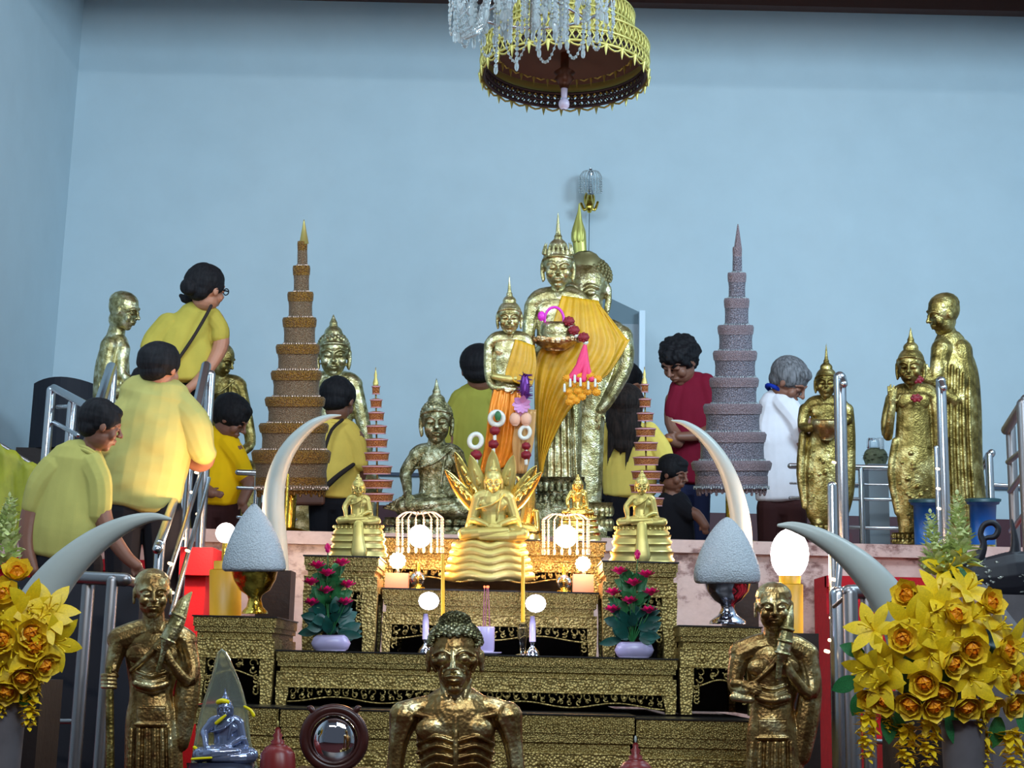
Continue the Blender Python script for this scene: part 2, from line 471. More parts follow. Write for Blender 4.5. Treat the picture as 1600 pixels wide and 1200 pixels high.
def curls(h, n=140, r=.075):
    for i in range(n):
        t = (i+.5)/n; ph = i*2.39996
        el = math.asin(1-t*1.05); 
        v = Vector((math.cos(el)*math.cos(ph), math.sin(el), math.cos(el)*math.sin(ph)))
        if v.z > .45 and v.y < .62: continue
        h.ell(v.x*.70, .22+v.y*.76, -.08+v.z*.80, r, r, r, 6, 4)
def hand(m, x, y, w, L, dx, dy, dw=0, curl=.25, side=1, spread=.16, r=.055):
    """palm + five fingers, pointing along (dx,dy(px down),dw); side is where the thumb leaves"""
    d = Vector((dx, -dy, dw)).normalized(); W = Vector((0, 0, 1))
    sd = d.cross(W); 
    if sd.length < .2: sd = Vector((1, 0, 0))
    sd.normalize(); nn = sd.cross(d).normalized()
    c = Vector((x, -y, w))
    e = c + d*L*.45
    m.cap([(c.x, -c.y, c.z, L*.15), ((c+d*L*.25).x, -(c+d*L*.25).y, (c+d*L*.25).z, L*.2), (e.x, -e.y, e.z, L*.17)], flat=.6)
    for i, (o, ln) in enumerate(((-.15, .42), (-.05, .5), (.06, .46), (.16, .36))):
        b = e + sd*o*L*1.0; dd = (d + sd*o*spread*4).normalized()
        p1 = b + dd*L*ln*.5; p2 = p1 + (dd*(1-curl) - nn*curl).normalized()*L*ln*.3; p3 = p2 + (dd*(1-2*curl) - nn*2*curl).normalized()*L*ln*.25
        m.cap([(p.x, -p.y, p.z, L*r*q) for p, q in ((b, 1.1), (p1, 1.0), (p2, .92), (p3, .8))], seg=8, n=1)
    b = c + d*L*.15 + sd*side*-L*.13; t1 = b + (d*.6-sd*side*.7).normalized()*L*.22; t2 = t1 + (d*.95-sd*side*.3).normalized()*L*.2
    m.cap([(p.x, -p.y, p.z, L*r*q) for p, q in ((b, 1.4), (t1, 1.15), (t2, .9))], seg=8, n=1)
# ================================================================== ROOM
ZP = P(800, 838, 6.9).z           # top of the marble platform
ZW = 1.50                          # rear walkway
ZF = 0.55                          # hall floor
WY = 11.0
XL = P(98, 400, WY).x; XR = 4.3
ZC = P(800, -10, WY).z
def swall(name, x0, x1, y0, y1, z0, z1, mat):
    m = M(); wbox(m, x0, x1, y0, y1, z0, z1); return struct(m.build(name, mat, smooth=False))
swall('floor', XL-.1, XR+.1, -1.5, WY+.1, ZF-.1, ZF, FLOORM)
swall('wall_back', XL-.1, XR+.1, WY, WY+.12, ZF, ZC+.1, WALLM)
swall('wall_left', XL-.12, XL, -1.5, WY, ZF, ZC+.1, WALLM)
swall('wall_right', XR, XR+.12, -1.5, WY, ZF, ZC+.1, WALLM)
swall('ceiling', XL-.1, XR+.1, -1.5, WY+.1, ZC+.1, ZC+.2, CEILM)
swall('trim_8', XL, XR, 8.9, 9.12, 6.06, ZC+.1, CEILM)  # unseen ceiling beam, added to shade the top of the back wall
swall('trim_1', XL, XR, WY-.10, WY, ZC-.10, ZC+.1, TRIMM)
zt = P(600, 741, WY).z
swall('trim_2', XL, XR, WY-.03, WY, zt-.012, zt+.012, plain('trim_dark', rgb(60, 74, 96), .6))
swall('baseboard_back', XL, XR, WY-.05, WY, ZW, P(1370, 808, WY).z, MAROON)
# platform of marble (thing-like structure)
PX0 = P(262, 840, 6.9).x; PX1 = P(1288, 840, 6.9).x
swall('trim_3', XL, XR, 6.9, 7.9, ZF, ZP, MARBLE)           # platform block
swall('trim_4', XL, XR, 6.87, 6.96, ZP-.06, ZP, MARBLE)     # its coping
swall('trim_5', XL, XR, 7.9, WY-.05, ZF, ZW, MARBLE)        # rear walkway
# stairs of red carpet at both sides
def stairs(x0, x1, name, label):
    m = M(); 
    for k in range(1, 10):
        z = ZP - .17*k; y1 = 6.87-.26*(k-1); y0 = y1-.26
        wbox(m, x0, x1, y0, 6.87-.26*(k-1), max(ZF, z-.17*0)-0, max(ZF, z)) if False else wbox(m, x0, x1, y0, y1, ZF, max(ZF+.02, z))
        wbox(m, x0, x1, y0-.02, y0+.03, max(ZF, z-.05), max(ZF+.02, z))
    o = m.build('trim_%d' % name, CARPET, smooth=False); struct(o); return o
stairs(XL+.05, P(338, 900, 6.7).x, 6, '')
stairs(P(1284, 900, 6.7).x, XR, 7, '')
# red cloth covered newel block left of the cone
o = M()
a = P(262, 862, 5.9); b = P(338, 862, 5.9); z1 = a.z; z0 = P(300, 962, 5.9).z
wbox(o, P(292, 860, 5.95).x, P(324, 860, 5.95).x, 5.95, 6.3, .56, z1)
wbox(o, P(290, 860, 5.95).x-.01, P(337, 860, 5.95).x, 5.9, 6.32, z1-.09, z1+.02)
tag(o.build('covered_stand', REDCLOTH, smooth=False), 'square stand wrapped in bright red cloth beside the left stairs, behind the cone', 'stand')

# ------------------------------------------------------------------ tables
def scroll_lace(m, x0, x1, z0, z1, y, r, seed, scallop=3):
    """openwork of C-scrolls filling a band, world mapping"""
    rnd = random.Random(seed); H = z1-z0; n = max(3, int((x1-x0)/(H*.62)))
    for i in range(n):
        cx = x0+(x1-x0)*(i+.5)/n
        sc_ = .75+.25*math.cos(2*PI*scallop*(cx-x0)/(x1-x0))
        for q in range(2):
            rr = H*(.30 if q == 0 else .2)*rnd.uniform(.8, 1.1); cz = z1-H*(.28+.40*q)*sc_
            ph = rnd.uniform(0, 6.3); dr = rnd.choice((-1, 1))
            pts = []
            for k in range(9):
                a = ph+dr*k*.62; q_ = rr*(1-.075*k); pts.append((cx+q_*math.cos(a), cz+q_*math.sin(a), -y+rnd.uniform(0, r), r*(1-.05*k)))
            m.cap(pts, n=1, seg=6)
        m.ell(cx+rnd.uniform(-1, 1)*H*.1, z1-H*.55*sc_, -y+r, r*1.7, r*1.7, r*1.2, seg=8, rings=5)
    pts = []
    N = max(12, n*4)
    for i in range(N+1):
        x = x0+(x1-x0)*i/N; d = .82+.18*math.cos(2*PI*scallop*(x-x0)/(x1-x0)); pts.append((x, z1-H*d, -y, r*.9))
    m.cap(pts, n=1, seg=6)
def rosettes(m, x0, x1, z, y, r, step):
    n = max(1, int((x1-x0)/step))
    for i in range(n):
        x = x0+(x1-x0)*(i+.5)/n
        m.ell(x, z, -y, r*.5, r*.5, r*.5, seg=8, rings=6)
        for k in range(6):
            a = k*PI/3; m.ell(x+r*.8*math.cos(a), z+r*.8*math.sin(a), -y, r*.36, r*.36, r*.3, seg=6, rings=4)
def table(label, px0, px1, pyt, pyb, Y, depth, lace=(.20,), grp=None, legw=18, bands=(.22, .10, .28), zb=None, sc=3, name='altar_table', side_lace=True, cat='table'):
    s = S(Y); xc = (px0+px1)/2
    x0 = P(px0, (pyt+pyb)/2, Y).x; x1 = P(px1, (pyt+pyb)/2, Y).x
    zt = P(xc, pyt, Y).z; zb = P(xc, pyb, Y).z if zb is None else zb
    H = P(xc, pyt, Y).z-P(xc, pyb, Y).z; y0 = Y; y1 = Y+depth
    t = thing(name, label, cat, ((x0+x1)/2, (y0+y1)/2, zb), grp)
    e = 2*s
    m = M(); wbox(m, x0-e, x1+e, y0-e, y1, zt-2.2*s, zt); m.build('tabletop', LACQ, t, smooth=False)
    c0 = zt-2.2*s; c1 = c0-H*bands[0]
    m = M(); wbox(m, x0, x1, y0, y1, c1+(c0-c1)*.35, c0); wbox(m, x0+e, x1-e, y0+e, y1, c1, c1+(c0-c1)*.35)
    n = int((x1-x0)/(7*s))
    for i in range(n): m.ell(x0+(x1-x0)*(i+.5)/n, c1+(c0-c1)*.66, -y0, 2.2*s, (c0-c1)*.26, 1.6*s, seg=6, rings=5)
    m.build('cornice', CARVE2, t, smooth=False)
    w1 = c1-H*bands[1]
    m = M(); wbox(m, x0+3*e, x1-3*e, y0+3*e, y1, w1, c1); m.build('waist', CARVE2, t, smooth=False)
    a1 = w1-H*bands[2]
    m = M(); wbox(m, x0+.5*e, x1-.5*e, y0+e, y0+6*s, a1, w1)
    wbox(m, x0+.5*e, x0+6*s, y0+6*s, y1, a1, w1); wbox(m, x1-6*s, x1-.5*e, y0+6*s, y1, a1, w1)
    rosettes(m, x0+6*s, x1-6*s, (a1+w1)/2, y0+e, (w1-a1)*.26, (w1-a1)*1.5)
    for zz in (a1+1.2*s, w1-1.2*s):
        m.cap([(x0+e, zz, -y0-e*.6, 1.3*s), (x1-e, zz, -y0-e*.6, 1.3*s)], n=1, seg=6)
    m.build('apron', CARVE, t, smooth=False)
    lw = legw*s
    for sx in (0, 1):
        for sy in (0, 1):
            m = M(); yy = y0+e if sy == 0 else y1-lw; X = x0 if sx == 0 else x1
            sg = 1 if sx == 0 else -1
            prof = [(a1+.001, 0, 1.0), (a1-.002, 0, 1.0), (a1-(a1-zb)*.35, .06, .94), (a1-(a1-zb)*.75, .06, .80), (zb+(a1-zb)*.05, .12, .74), (zb, .12, .74)]
            vs = []; fs = []
            for z, off, ww in prof:
                xa = X+sg*off*lw; xb = xa+sg*lw*ww
                for (xx, yv) in ((xa, yy), (xb, yy), (xb, yy+lw*.8), (xa, yy+lw*.8)): vs.append((xx, z, -yv))
            for i in range(len(prof)-1):
                for k in range(4): fs.append((i*4+k, i*4+(k+1) % 4, i*4+4+(k+1) % 4, i*4+4+k))
            fs.append((0, 1, 2, 3)); fs.append(tuple(len(vs)-4+k for k in range(4)))
            m.put(vs, fs)
            m.build('leg', CARVE, t, smooth=False)
    if lace:
        m = M(); lz = a1-H*lace[0]
        scroll_lace(m, x0+lw, x1-lw, lz, a1+1*s, y0+4*s, 1.5*s, int(px0), sc)
        if side_lace:
            for X, sg in ((x0+lw, 1), (x1-lw, -1)):
                rnd = random.Random(int(X*100)); zz = lz
                while zz > zb+(a1-zb)*.25:
                    pts = []; rr = 3.6*s; ph = rnd.uniform(0, 6)
                    for k in range(8): pts.append((X+sg*rr*1.2+rr*math.cos(ph+k*.6), zz+rr*math.sin(ph+k*.6), -y0-4*s, 1.4*s))
                    m.cap(pts, n=1, seg=6); zz -= 5.5*s
        m.build('openwork_carving', CARVE, t)
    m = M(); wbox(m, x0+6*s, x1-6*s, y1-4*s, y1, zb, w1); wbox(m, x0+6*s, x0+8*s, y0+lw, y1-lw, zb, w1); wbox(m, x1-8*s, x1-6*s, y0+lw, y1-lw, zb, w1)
    m.build('shade_panel', DARKW, t, smooth=False)  # dark boards added to stand in for the shade under the table
    return t, zt
# lower tables
zb_floor = ZF
_, ZL = table('long carved gold altar table lowest in front, behind the gaunt figure', 434, 991, 1112, 1290, 4.62, 1.30, (.12,), bands=(.24, .09, .20), zb=ZF, sc=5)
def ztop_px(x, Y): # pixel y of lower table top
    return proj((P(x, 1110, Y).x, Y, ZL))[1]
table('carved gold altar table at the lowest level below the left cone', 300, 431, 1103, 1280, 4.64, 1.28, (.12,), bands=(.24, .09, .20), zb=ZF)
table('carved gold altar table at the lowest level behind the right bottom monk', 994, 1190, 1124, 1305, 4.64, 1.28, (.12,), bands=(.24, .09, .20), zb=ZF)
_, ZM = table('wide carved gold altar table holding incense pot and candlesticks', 430, 1058, 1022, 1112, 4.90, .98, (.24,), bands=(.26, .09, .28), zb=ZL, sc=4, legw=20)
_, ZSL = table('small carved gold side table under the left white cone', 298, 428, 962, 1106, 4.9, .5, (.20,), bands=(.16, .07, .22), zb=ZL, sc=1, legw=22)
_, ZSR = table('small carved gold side table under the right white cone', 1062, 1190, 978, 1122, 4.9, .5, (.20,), bands=(.16, .07, .22), zb=ZL, sc=1, legw=22)
_, ZPL = table('tall carved gold stand under the left seated gold Buddha', 472, 589, 868, 1018, 5.05, .28, (.10,), bands=(.14, .06, .16), zb=ZM, sc=1, legw=24, name='carved_stand', grp=None, cat='stand')
_, ZPR = table('tall carved gold stand under the right seated gold Buddha', 941, 1059, 877, 1029, 5.05, .28, (.10,), bands=(.14, .06, .16), zb=ZM, sc=1, legw=24, name='carved_stand', cat='stand')
_, ZU = table('carved gold altar table under the coiled serpent Buddha and lamps', 596, 934, 922, 1020, 5.20, .62, (.22,), bands=(.24, .12, .20), zb=ZM, sc=2, legw=16)
_, ZR = table('glowing orange-lit carved gold table behind the serpent Buddha', 592, 946, 842, 920, 5.62, .18, (.22,), bands=(.28, .10, .24), zb=ZU, sc=3, legw=22)
# front low bench (below the frame), carries mirror, crystal Buddha, jars
m = M(); wbox(m, P(285, 1200, 3.6).x, P(1085, 1200, 3.6).x, 3.62, 4.12, 1.11, 1.15)
t = thing('front_bench', 'dark lacquered bench below the frame carrying the round mirror and crystal Buddha', 'bench', (0, 3.87, ZF))
m.build('bench_top', LACQ, t, smooth=False)
for X in (P(300, 1200, 3.6).x, P(1070, 1200, 3.6).x):
    for yy in (3.66, 4.05):
        m = M(); wbox(m, X-.03, X+.03, yy, yy+.05, ZF, 1.11); m.build('leg', LACQ, t, smooth=False)

# ------------------------------------------------------------------ railings
def tube(m, a, b, r, cap=True):
    (x0, y0, Y0), (x1, y1, Y1) = a, b
    p = P(x0, y0, Y0); q = P(x1, y1, Y1)
    m.cap([(p.x, p.z, -p.y, r), (q.x, q.z, -q.y, r)], n=1, seg=12)
def post(m, x, y, Y, r, zb): 
    p = P(x, y, Y); m.cap([(p.x, p.z, -Y, r), (p.x, zb, -Y, r)], n=1, seg=12)
def stairz(Y): 
    k = math.floor((6.87-Y)/.26)+1
    return max(ZF, ZP-.17*k) if Y < 6.87 else ZP
def rail(label, bars, posts, mat=STEEL, rr=.02, pr=.018, leds=None, loc=None):
    p0 = posts[0]; base = P(p0[0], p0[1], p0[2]); zb = stairz(p0[2])
    t = thing('stair_railing', label, 'railing', (base.x, p0[2], zb))
    for a, b, *r in bars:
        m = M(); tube(m, a, b, r[0] if r else rr); m.build('rail_bar', mat, t)
    for x, y, Y, *r in posts:
        m = M(); post(m, x, y, Y, r[0] if r else pr, stairz(Y) if Y < 7 else ZP); m.build('post', mat, t)
    return t
t = rail('steel railing with glinting posts in the middle of the left stairs',
     [((322, 572, 6.8), (306, 645, 6.55), .024), ((306, 645, 6.55), (280, 760, 6.3), .02), ((280, 760, 6.3), (246, 858, 5.1), .018), ((326, 700, 6.7), (262, 905, 5.2), .010), ((326, 748, 6.7), (268, 960, 5.2), .010)],
     [(329, 586, 6.78, .024), (299, 690, 6.45, .018), (283, 752, 6.28, .018), (250, 850, 5.15, .018)])
def leds(label, pts, parent):
    pr = None
    for i, (x, y, Y) in enumerate(pts):
        if pr is None:
            m = M(Y); m.cap([(x-1.6, y, 0, 2), (x+1.8, y+1, 0, 2)], n=1, seg=8); pr = m.build('string_light', E_LED, parent); first = (P(x, y, Y))
        else:
            c = pr.copy(); col.objects.link(c); c.parent = parent; c.location = P(x, y, Y)-first
leds('', [(307, 738, 6.3), (300, 769, 6.2), (309, 803, 6.4), (284, 840, 5.6), (266, 880, 5.3), (293, 860, 5.7), (268, 925, 5.25)], t)
t = rail('steel railing on the outer side of the left stairs, in front of the black speaker',
     [((84, 606, 6.9), (140, 636, 6.2), .018), ((90, 636, 6.9), (113, 635, 6.7), .010), ((84, 660, 6.9), (122, 680, 6.3), .010)],
     [(80, 610, 6.9, .022), (113, 632, 6.6, .022)])
t = rail('steel handrail end rising behind the big yellow-shirted woman', [((174, 574, 6.9), (150, 650, 6.1), .026), ((171, 640, 6.9), (148, 690, 6.1), .012)], [(176, 582, 6.9, .024)])
t = rail('dark steel rail end at the foot of the left stairs, under the left tusk', [((118, 902, 4.5), (196, 906, 4.42), .020), ((60, 1013, 4.6), (120, 1016, 4.5), .008), ((20, 1127, 4.6), (112, 1127, 4.5), .008), ((196, 906, 4.42), (214, 912, 4.7), .016)],
     [(139, 905, 4.5, .020), (176, 908, 4.42, .018)], STEELD)
t = rail('thick steel stair post with warm lights at the foot of the right stairs', [((1312, 880, 5.0), (1302, 1000, 5.0), .012), ((1316, 590, 6.9), (1318, 600, 6.8), .02)],
     [(1312, 590, 6.88, .030), (1300, 760, 5.4, .018), (1310, 930, 5.0, .032)])
leds('', [(1303, 722, 6.5), (1303, 755, 6.5), (1303, 787, 6.5), (1298, 817, 6.5), (1303, 905, 5), (1300, 965, 5), (1298, 1000, 5), (1292, 1017, 4.9)], t)
t = rail('upright steel stair post in front of the tall monk statue on the right', [((1470, 596, 6.8), (1474, 606, 6.75), .018)],
     [(1470, 596, 6.8, .024), (1463, 700, 6.6, .012)])
leds('', [(1465, 732, 6.5), (1466, 763, 6.5), (1467, 794, 6.5), (1470, 868, 6.3)], t)
t = rail('steel rail end with a curved top at the right stairs beside the yellow bouquet', [((1326, 925, 4.5), (1355, 924, 4.55), .022), ((1355, 1158, 4.55), (1400, 1160, 4.6), .008), ((1326, 928, 4.5), (1303, 948, 4.7), .006)],
     [(1328, 928, 4.5, .024), (1354, 928, 4.55, .020)], STEELD)
t = rail('steel railing at the right edge of the photo going up the stairs', [((1603, 624, 6.0), (1572, 672, 6.5), .022), ((1603, 700, 6.0), (1575, 722, 6.5), .012), ((1603, 735, 6), (1578, 768, 6.5), .012), ((1603, 800, 6), (1580, 830, 6.5), .012)],
     [(1598, 632, 6.0, .026), (1579, 668, 6.5, .022)], STEELD)
t = rail('short steel railing behind the right tall monk statue', [((1549, 708, 7.8), (1530, 734, 7.85), .022), ((1549, 757, 7.8), (1600, 760, 7.8), .010)], [(1545, 712, 7.8, .022)])
t = rail('horizontal steel railing between the two standing statues on the right',
     [((1235, 728, 7.8), (1420, 732, 7.8), .016), ((1235, 755, 7.8), (1420, 758, 7.8), .006), ((1235, 778, 7.8), (1420, 781, 7.8), .010), ((1235, 822, 7.8), (1420, 826, 7.8), .010)], [(1345, 732, 7.8, .016)])
t = rail('horizontal steel railing behind the gold beaded tower', [((372, 738, 7.8), (462, 742, 7.8), .016), ((372, 762, 7.8), (462, 765, 7.8), .010), ((372, 808, 7.8), (462, 812, 7.8), .010)], [(402, 742, 7.8, .014)])
# chopped gold pole left of the cone's right side
m = M(); p = P(450, 742, 5.9); m.cap([(p.x, p.z, -5.9, .0055), (p.x, ZL, -5.9, .0055)], n=1); 
tag(m.build('brass_rod', GBOWL), 'thin upright brass rod just right of the left white cone', 'rod')

# ------------------------------------------------------------------ speaker, cabinet, sconce, buckets
m = M(); a = P(52, 612, 9.4); b = P(150, 612, 9.4); zb = P(90, 702, 9.4).z; zt = P(90, 600, 9.4).z
vs = []; fs = []; N = 10
for z in (zb, zt-.0):
    for i in range(N+1):
        x = a.x+(b.x-a.x)*i/N; q = (i/N-.5)*2
        vs.append((x, z+(.03*(1-q*q) if z > zb else 0), -9.4+.10*(1-q*q)))
    vs += [(b.x-.06, z, -9.85), (a.x+.06, z, -9.85)]
n = N+3
for i in range(n): fs.append((i, (i+1) % n, n+(i+1) % n, n+i))
fs.append(tuple(range(n))); fs.append(tuple(range(n, 2*n))[::-1]); m.put(vs, fs)
t = thing('loudspeaker', 'black loudspeaker near the left wall behind the stair railing', 'speaker', ((a.x+b.x)/2, 9.6, ZW))
m.build('cabinet', SPEAK, t, smooth=False)
m = M(); wbox(m, P(30, 690, 9.4).x, P(140, 690, 9.4).x, 9.35, 9.85, ZW, P(90, 702, 9.4).z)
m.build('stand', DARKW, t, smooth=False)
# grey cabinet behind the big statue
Yc = 10.3; x0 = P(925, 505, Yc).x; x1 = P(1000, 505, Yc).x; z1 = P(970, 506, Yc).z
t = thing('grey_cabinet', 'tall grey cabinet with sloped top behind the tallest crowned statue', 'cabinet', ((x0+x1)/2, Yc+.3, ZW))
m = M(); wbox(m, x0, x1, Yc, Yc+.6, ZW, z1); m.build('body', CABM, t, smooth=False)
m = M(); zt = P(970, 462, Yc).z; zt2 = P(1000, 488, Yc).z
m.put([(x0, z1, -Yc), (x1, z1, -Yc), (x1, z1, -Yc-.6), (x0, z1, -Yc-.6), (x0, zt+.04, -Yc), (x1, zt2, -Yc), (x1, zt2, -Yc-.6), (x0, zt+.04, -Yc-.6)],
      [(0, 3, 2, 1), (4, 5, 6, 7), (0, 1, 5, 4), (1, 2, 6, 5), (2, 3, 7, 6), (3, 0, 4, 7)])
m.build('sloped_top', CABT, t, smooth=False)
m = M(); wbox(m, P(997, 600, Yc).x, P(1006, 600, Yc).x, Yc-.08, Yc, ZW, P(1000, 489, Yc).z); m.build('white_edge_post', WPOST, t, smooth=False)
# wall sconce
t = thing('wall_sconce', 'small crystal wall lamp with gold arm high on the back wall', 'wall lamp', P(922, 330, 10.85))
m = M(10.85); m.cap([(921, 300, -12, 4), (921, 312, 6, 5), (921, 322, 14, 7), (921, 329, 12, 4)], n=3); m.cap([(908, 318, 8, 2), (913, 328, 10, 2.5), (921, 322, 12, 3), (929, 328, 10, 2.5), (934, 316, 8, 2)], n=3)
m.ell(921, 312, -22, 9, 14, 6); m.build('gold_arm', GBOWL, t)
for i in range(20):
    a = 2*PI*i/20; m = M(10.85); x = 923+17*math.cos(a); w = 8+17*math.sin(a)
    m.cap([(923+4*math.cos(a), 266, 8+4*math.sin(a), .8), (923+12*math.cos(a), 268, 8+12*math.sin(a), .8), (x, 276, w, .8)], n=2, seg=5)
    for k in range(7): m.ell(x, 279+k*3.6, w, 1.5, 2.0, 1.5, seg=6, rings=4)
    m.build('crystal_strand', GCRYS, t)
m = M(10.85); m.lathe(923, 8, [(262, .6), (266, 4), (270, 5), (276, 2), (296, 2.5), (304, 5)], seg=12); m.build('stem', STEEL, t)
m = M(10.95); m.cap([(921, 330, 0, .6), (920, 395, 0, .6)], n=1, seg=5); m.build('cord', BLUEBD, t)
# buckets
def bucket(cx, yt, yb, rt, rb, Y, label):
    t = thing('plastic_bucket', label, 'bucket', (P(cx, yb, Y).x, Y, P(cx, yb, Y).z), 'blue plastic buckets')
    m = M(Y); m.lathe(cx, 0, [(yb, rb), (yt+10, rt-4), (yt+9, rt), (yt+4, rt+2)], seg=28); m.build('body', BLUEB, t)
    m = M(Y); m.lathe(cx, 0, [(yt+5, rt+3), (yt+1, rt+4), (yt, rt+1), (yt-1, rt-6)], seg=28); m.build('lid', BLUEBD, t)
bucket(1449, 780, 851, 26, 20, 7.05, 'blue plastic bucket behind the pale flower spike, just right of the pointing-hand statue')
bucket(1536, 779, 851, 25, 19, 7.05, 'blue plastic bucket with dark lid right of the tall monk statue')
# glass jar with plant on rail
Y = 8.15
t = thing('glass_jar', 'grey-green leafy pot with a clear glass top, on the ledge between the right statues', 'pot', (P(1368, 728, Y).x, Y, ZW))
m = M(Y); m.lathe(1368, 0, [(726, 16), (715, 20), (706, 17), (700, 12)], seg=20)
for i in range(26):
    a = i*2.4; m.petal((1368+14*math.cos(a), -716+5*math.sin(i*1.7), 14*math.sin(a)), (math.cos(a), .5, math.sin(a)), (0, 1, 0), 10, 6, -.2)
m.build('leafy_base', OLIVEP, t)
m = M(Y); m.lathe(1368, 0, [(704, 12), (700, 14), (686, 14), (684, 12)], seg=20); m.build('glass_top', GLASSM, t)
m = M(); p = P(1368, 727, Y); wbox(m, p.x-.055, p.x+.055, Y-.06, Y+.06, ZW, p.z); m.build('pillar', CABM, t, smooth=False)
# black lacquer ornament, right
Y = 4.9
t = thing('lacquer_ornament', 'black ornament with curled neck and silver flower pattern at the right edge', 'ornament', (P(1560, 930, Y).x, Y, stairz(4.9)))
m = M(Y)
m.cap([(1505, 905, 0, 26), (1545, 903, 0, 33), (1590, 898, 0, 38), (1630, 890, 0, 26)], flat=.6)
m.cap([(1505, 905, 0, 14), (1528, 875, 4, 9), (1537, 852, 6, 6), (1532, 835, 6, 5), (1538, 820, 6, 5), (1552, 817, 6, 5), (1560, 826, 6, 5), (1555, 838, 6, 5), (1543, 840, 6, 4)], n=4)
m.cap([(1582, 885, 0, 10), (1586, 850, 0, 7), (1581, 812, 0, 2)]); m.cap([(1500, 890, 3, 8), (1520, 870, 5, 7), (1530, 862, 5, 4)])
m.build('body', ORNB, t, vox=1.4, sm=3)
rnd = random.Random(3)
for i in range(46):
    m = M(Y)
    x = rnd.uniform(1500, 1612); y = rnd.uniform(868, 925)
    if y < 905-.55*abs(x-1550)*0-34 : continue
    m.ell(x, y, 21-abs(y-900)*.3, rnd.uniform(3, 6), rnd.uniform(1.2, 2.2), 1.6, rot=rotm(tilt=rnd.uniform(-25, 10)), seg=8, rings=5); m.build('silver_petal', SILVF, t)
m = M(); p = P(1560, 935, Y); wbox(m, p.x-.12, p.x+.14, Y-.06, Y+.08, stairz(4.9), p.z+.01); m.build('stand', GREY, t, smooth=False)
# sloping stone stair kerb at the far right
m = M(); a = P(1530, 925, 4.4); b = P(1640, 1080, 3.7)
m.cap([(a.x, a.z, -4.4, .03), (b.x, b.z, -3.7, .04)], n=1, seg=8)
for q in (a, b): m.cap([(q.x, q.z, -q.y, .022), (q.x, ZF, -q.y, .022)], n=1, seg=8)
tag(m.build('sloping_handrail', GREY), 'grey sloping rail behind the right bouquet, bottom right', 'handrail')
# olive cloth far left
m = M(6.0); N = 16; vs = []; fs = []
for i in range(N+1):
    for j in range(11):
        x = -30+108*i/N; top = 690+(x+5)*.62+4*math.sin(x*.2); y = top+(150-(x*.6))*j/10
        vs.append((x, -y, 5*math.sin(x*.16+j*.3)+3*math.sin(x*.35-j*.6)+2*j))
for i in range(N):
    for j in range(10): a = i*11+j; fs.append((a, a+11, a+12, a+1))
m.put(vs, fs); tag(m.build('hanging_cloth', OLIVEC, solid=.006), 'olive green-yellow cloth draped over the rail at the left edge', 'cloth')
m = M(); a = P(-40, 672, 6.0); b = P(80, 745, 6.0); m.cap([(a.x, a.z, -6.03, .012), (b.x, b.z, -6.03, .012), (b.x, stairz(6.0), -6.03, .012)], n=1, seg=8)
tag(m.build('cloth_rail', STEELD), 'steel rail carrying the olive cloth at the left edge', 'rail')
# ================================================================== STATUES
def base_loc(px, Y, z): p = P(px, 850, Y); return (p.x, Y, z)
def statue(label, px, Y, z, name='buddha_statue', grp=None): return thing(name, label, 'statue', base_loc(px, Y, z), grp)
def plinth(t, px, Y, hw, z0, ytop, mat, dpt=None, name='pedestal', steps=3):
    s = S(Y); m = M(); c = P(px, ytop, Y); r = hw*s; d = (dpt or hw*.75)*s; H = c.z-z0
    for k in range(steps):
        f0 = k/steps; f1 = (k+1)/steps; q = 1-.10*k
        wbox(m, c.x-r*q, c.x+r*q, Y-d*q, Y+d*q, z0+H*f0, z0+H*f1-.002 if k < steps-1 else z0+H)
        wbox(m, c.x-r*(q-.05), c.x+r*(q-.05), Y-d*(q-.05), Y+d*(q-.05), z0+H*f0, z0+H*f1)
    return m.build(name, mat, t, smooth=False)
def lotus_seat(t, px, y0, y1, hw, Y, mat, name='lotus_seat'):
    m = M(Y); m.lathe(px, 0, [(y1, hw*.98), (y1-(y1-y0)*.15, hw), (y1-(y1-y0)*.4, hw*.8), (y1-(y1-y0)*.55, hw*.76), (y1-(y1-y0)*.8, hw*.96), (y0, hw)], seg=32, flatw=.7)
    for k in range(24):
        a = 2*PI*k/24; m.ell(px+hw*.92*math.cos(a), y0+(y1-y0)*.3, hw*.65*math.sin(a), hw*.12, (y1-y0)*.22, hw*.1, seg=8, rings=5)
        m.ell(px+hw*.92*math.cos(a), y0+(y1-y0)*.75, hw*.65*math.sin(a), hw*.12, (y1-y0)*.2, hw*.1, seg=8, rings=5)
    return m.build(name, mat, t)
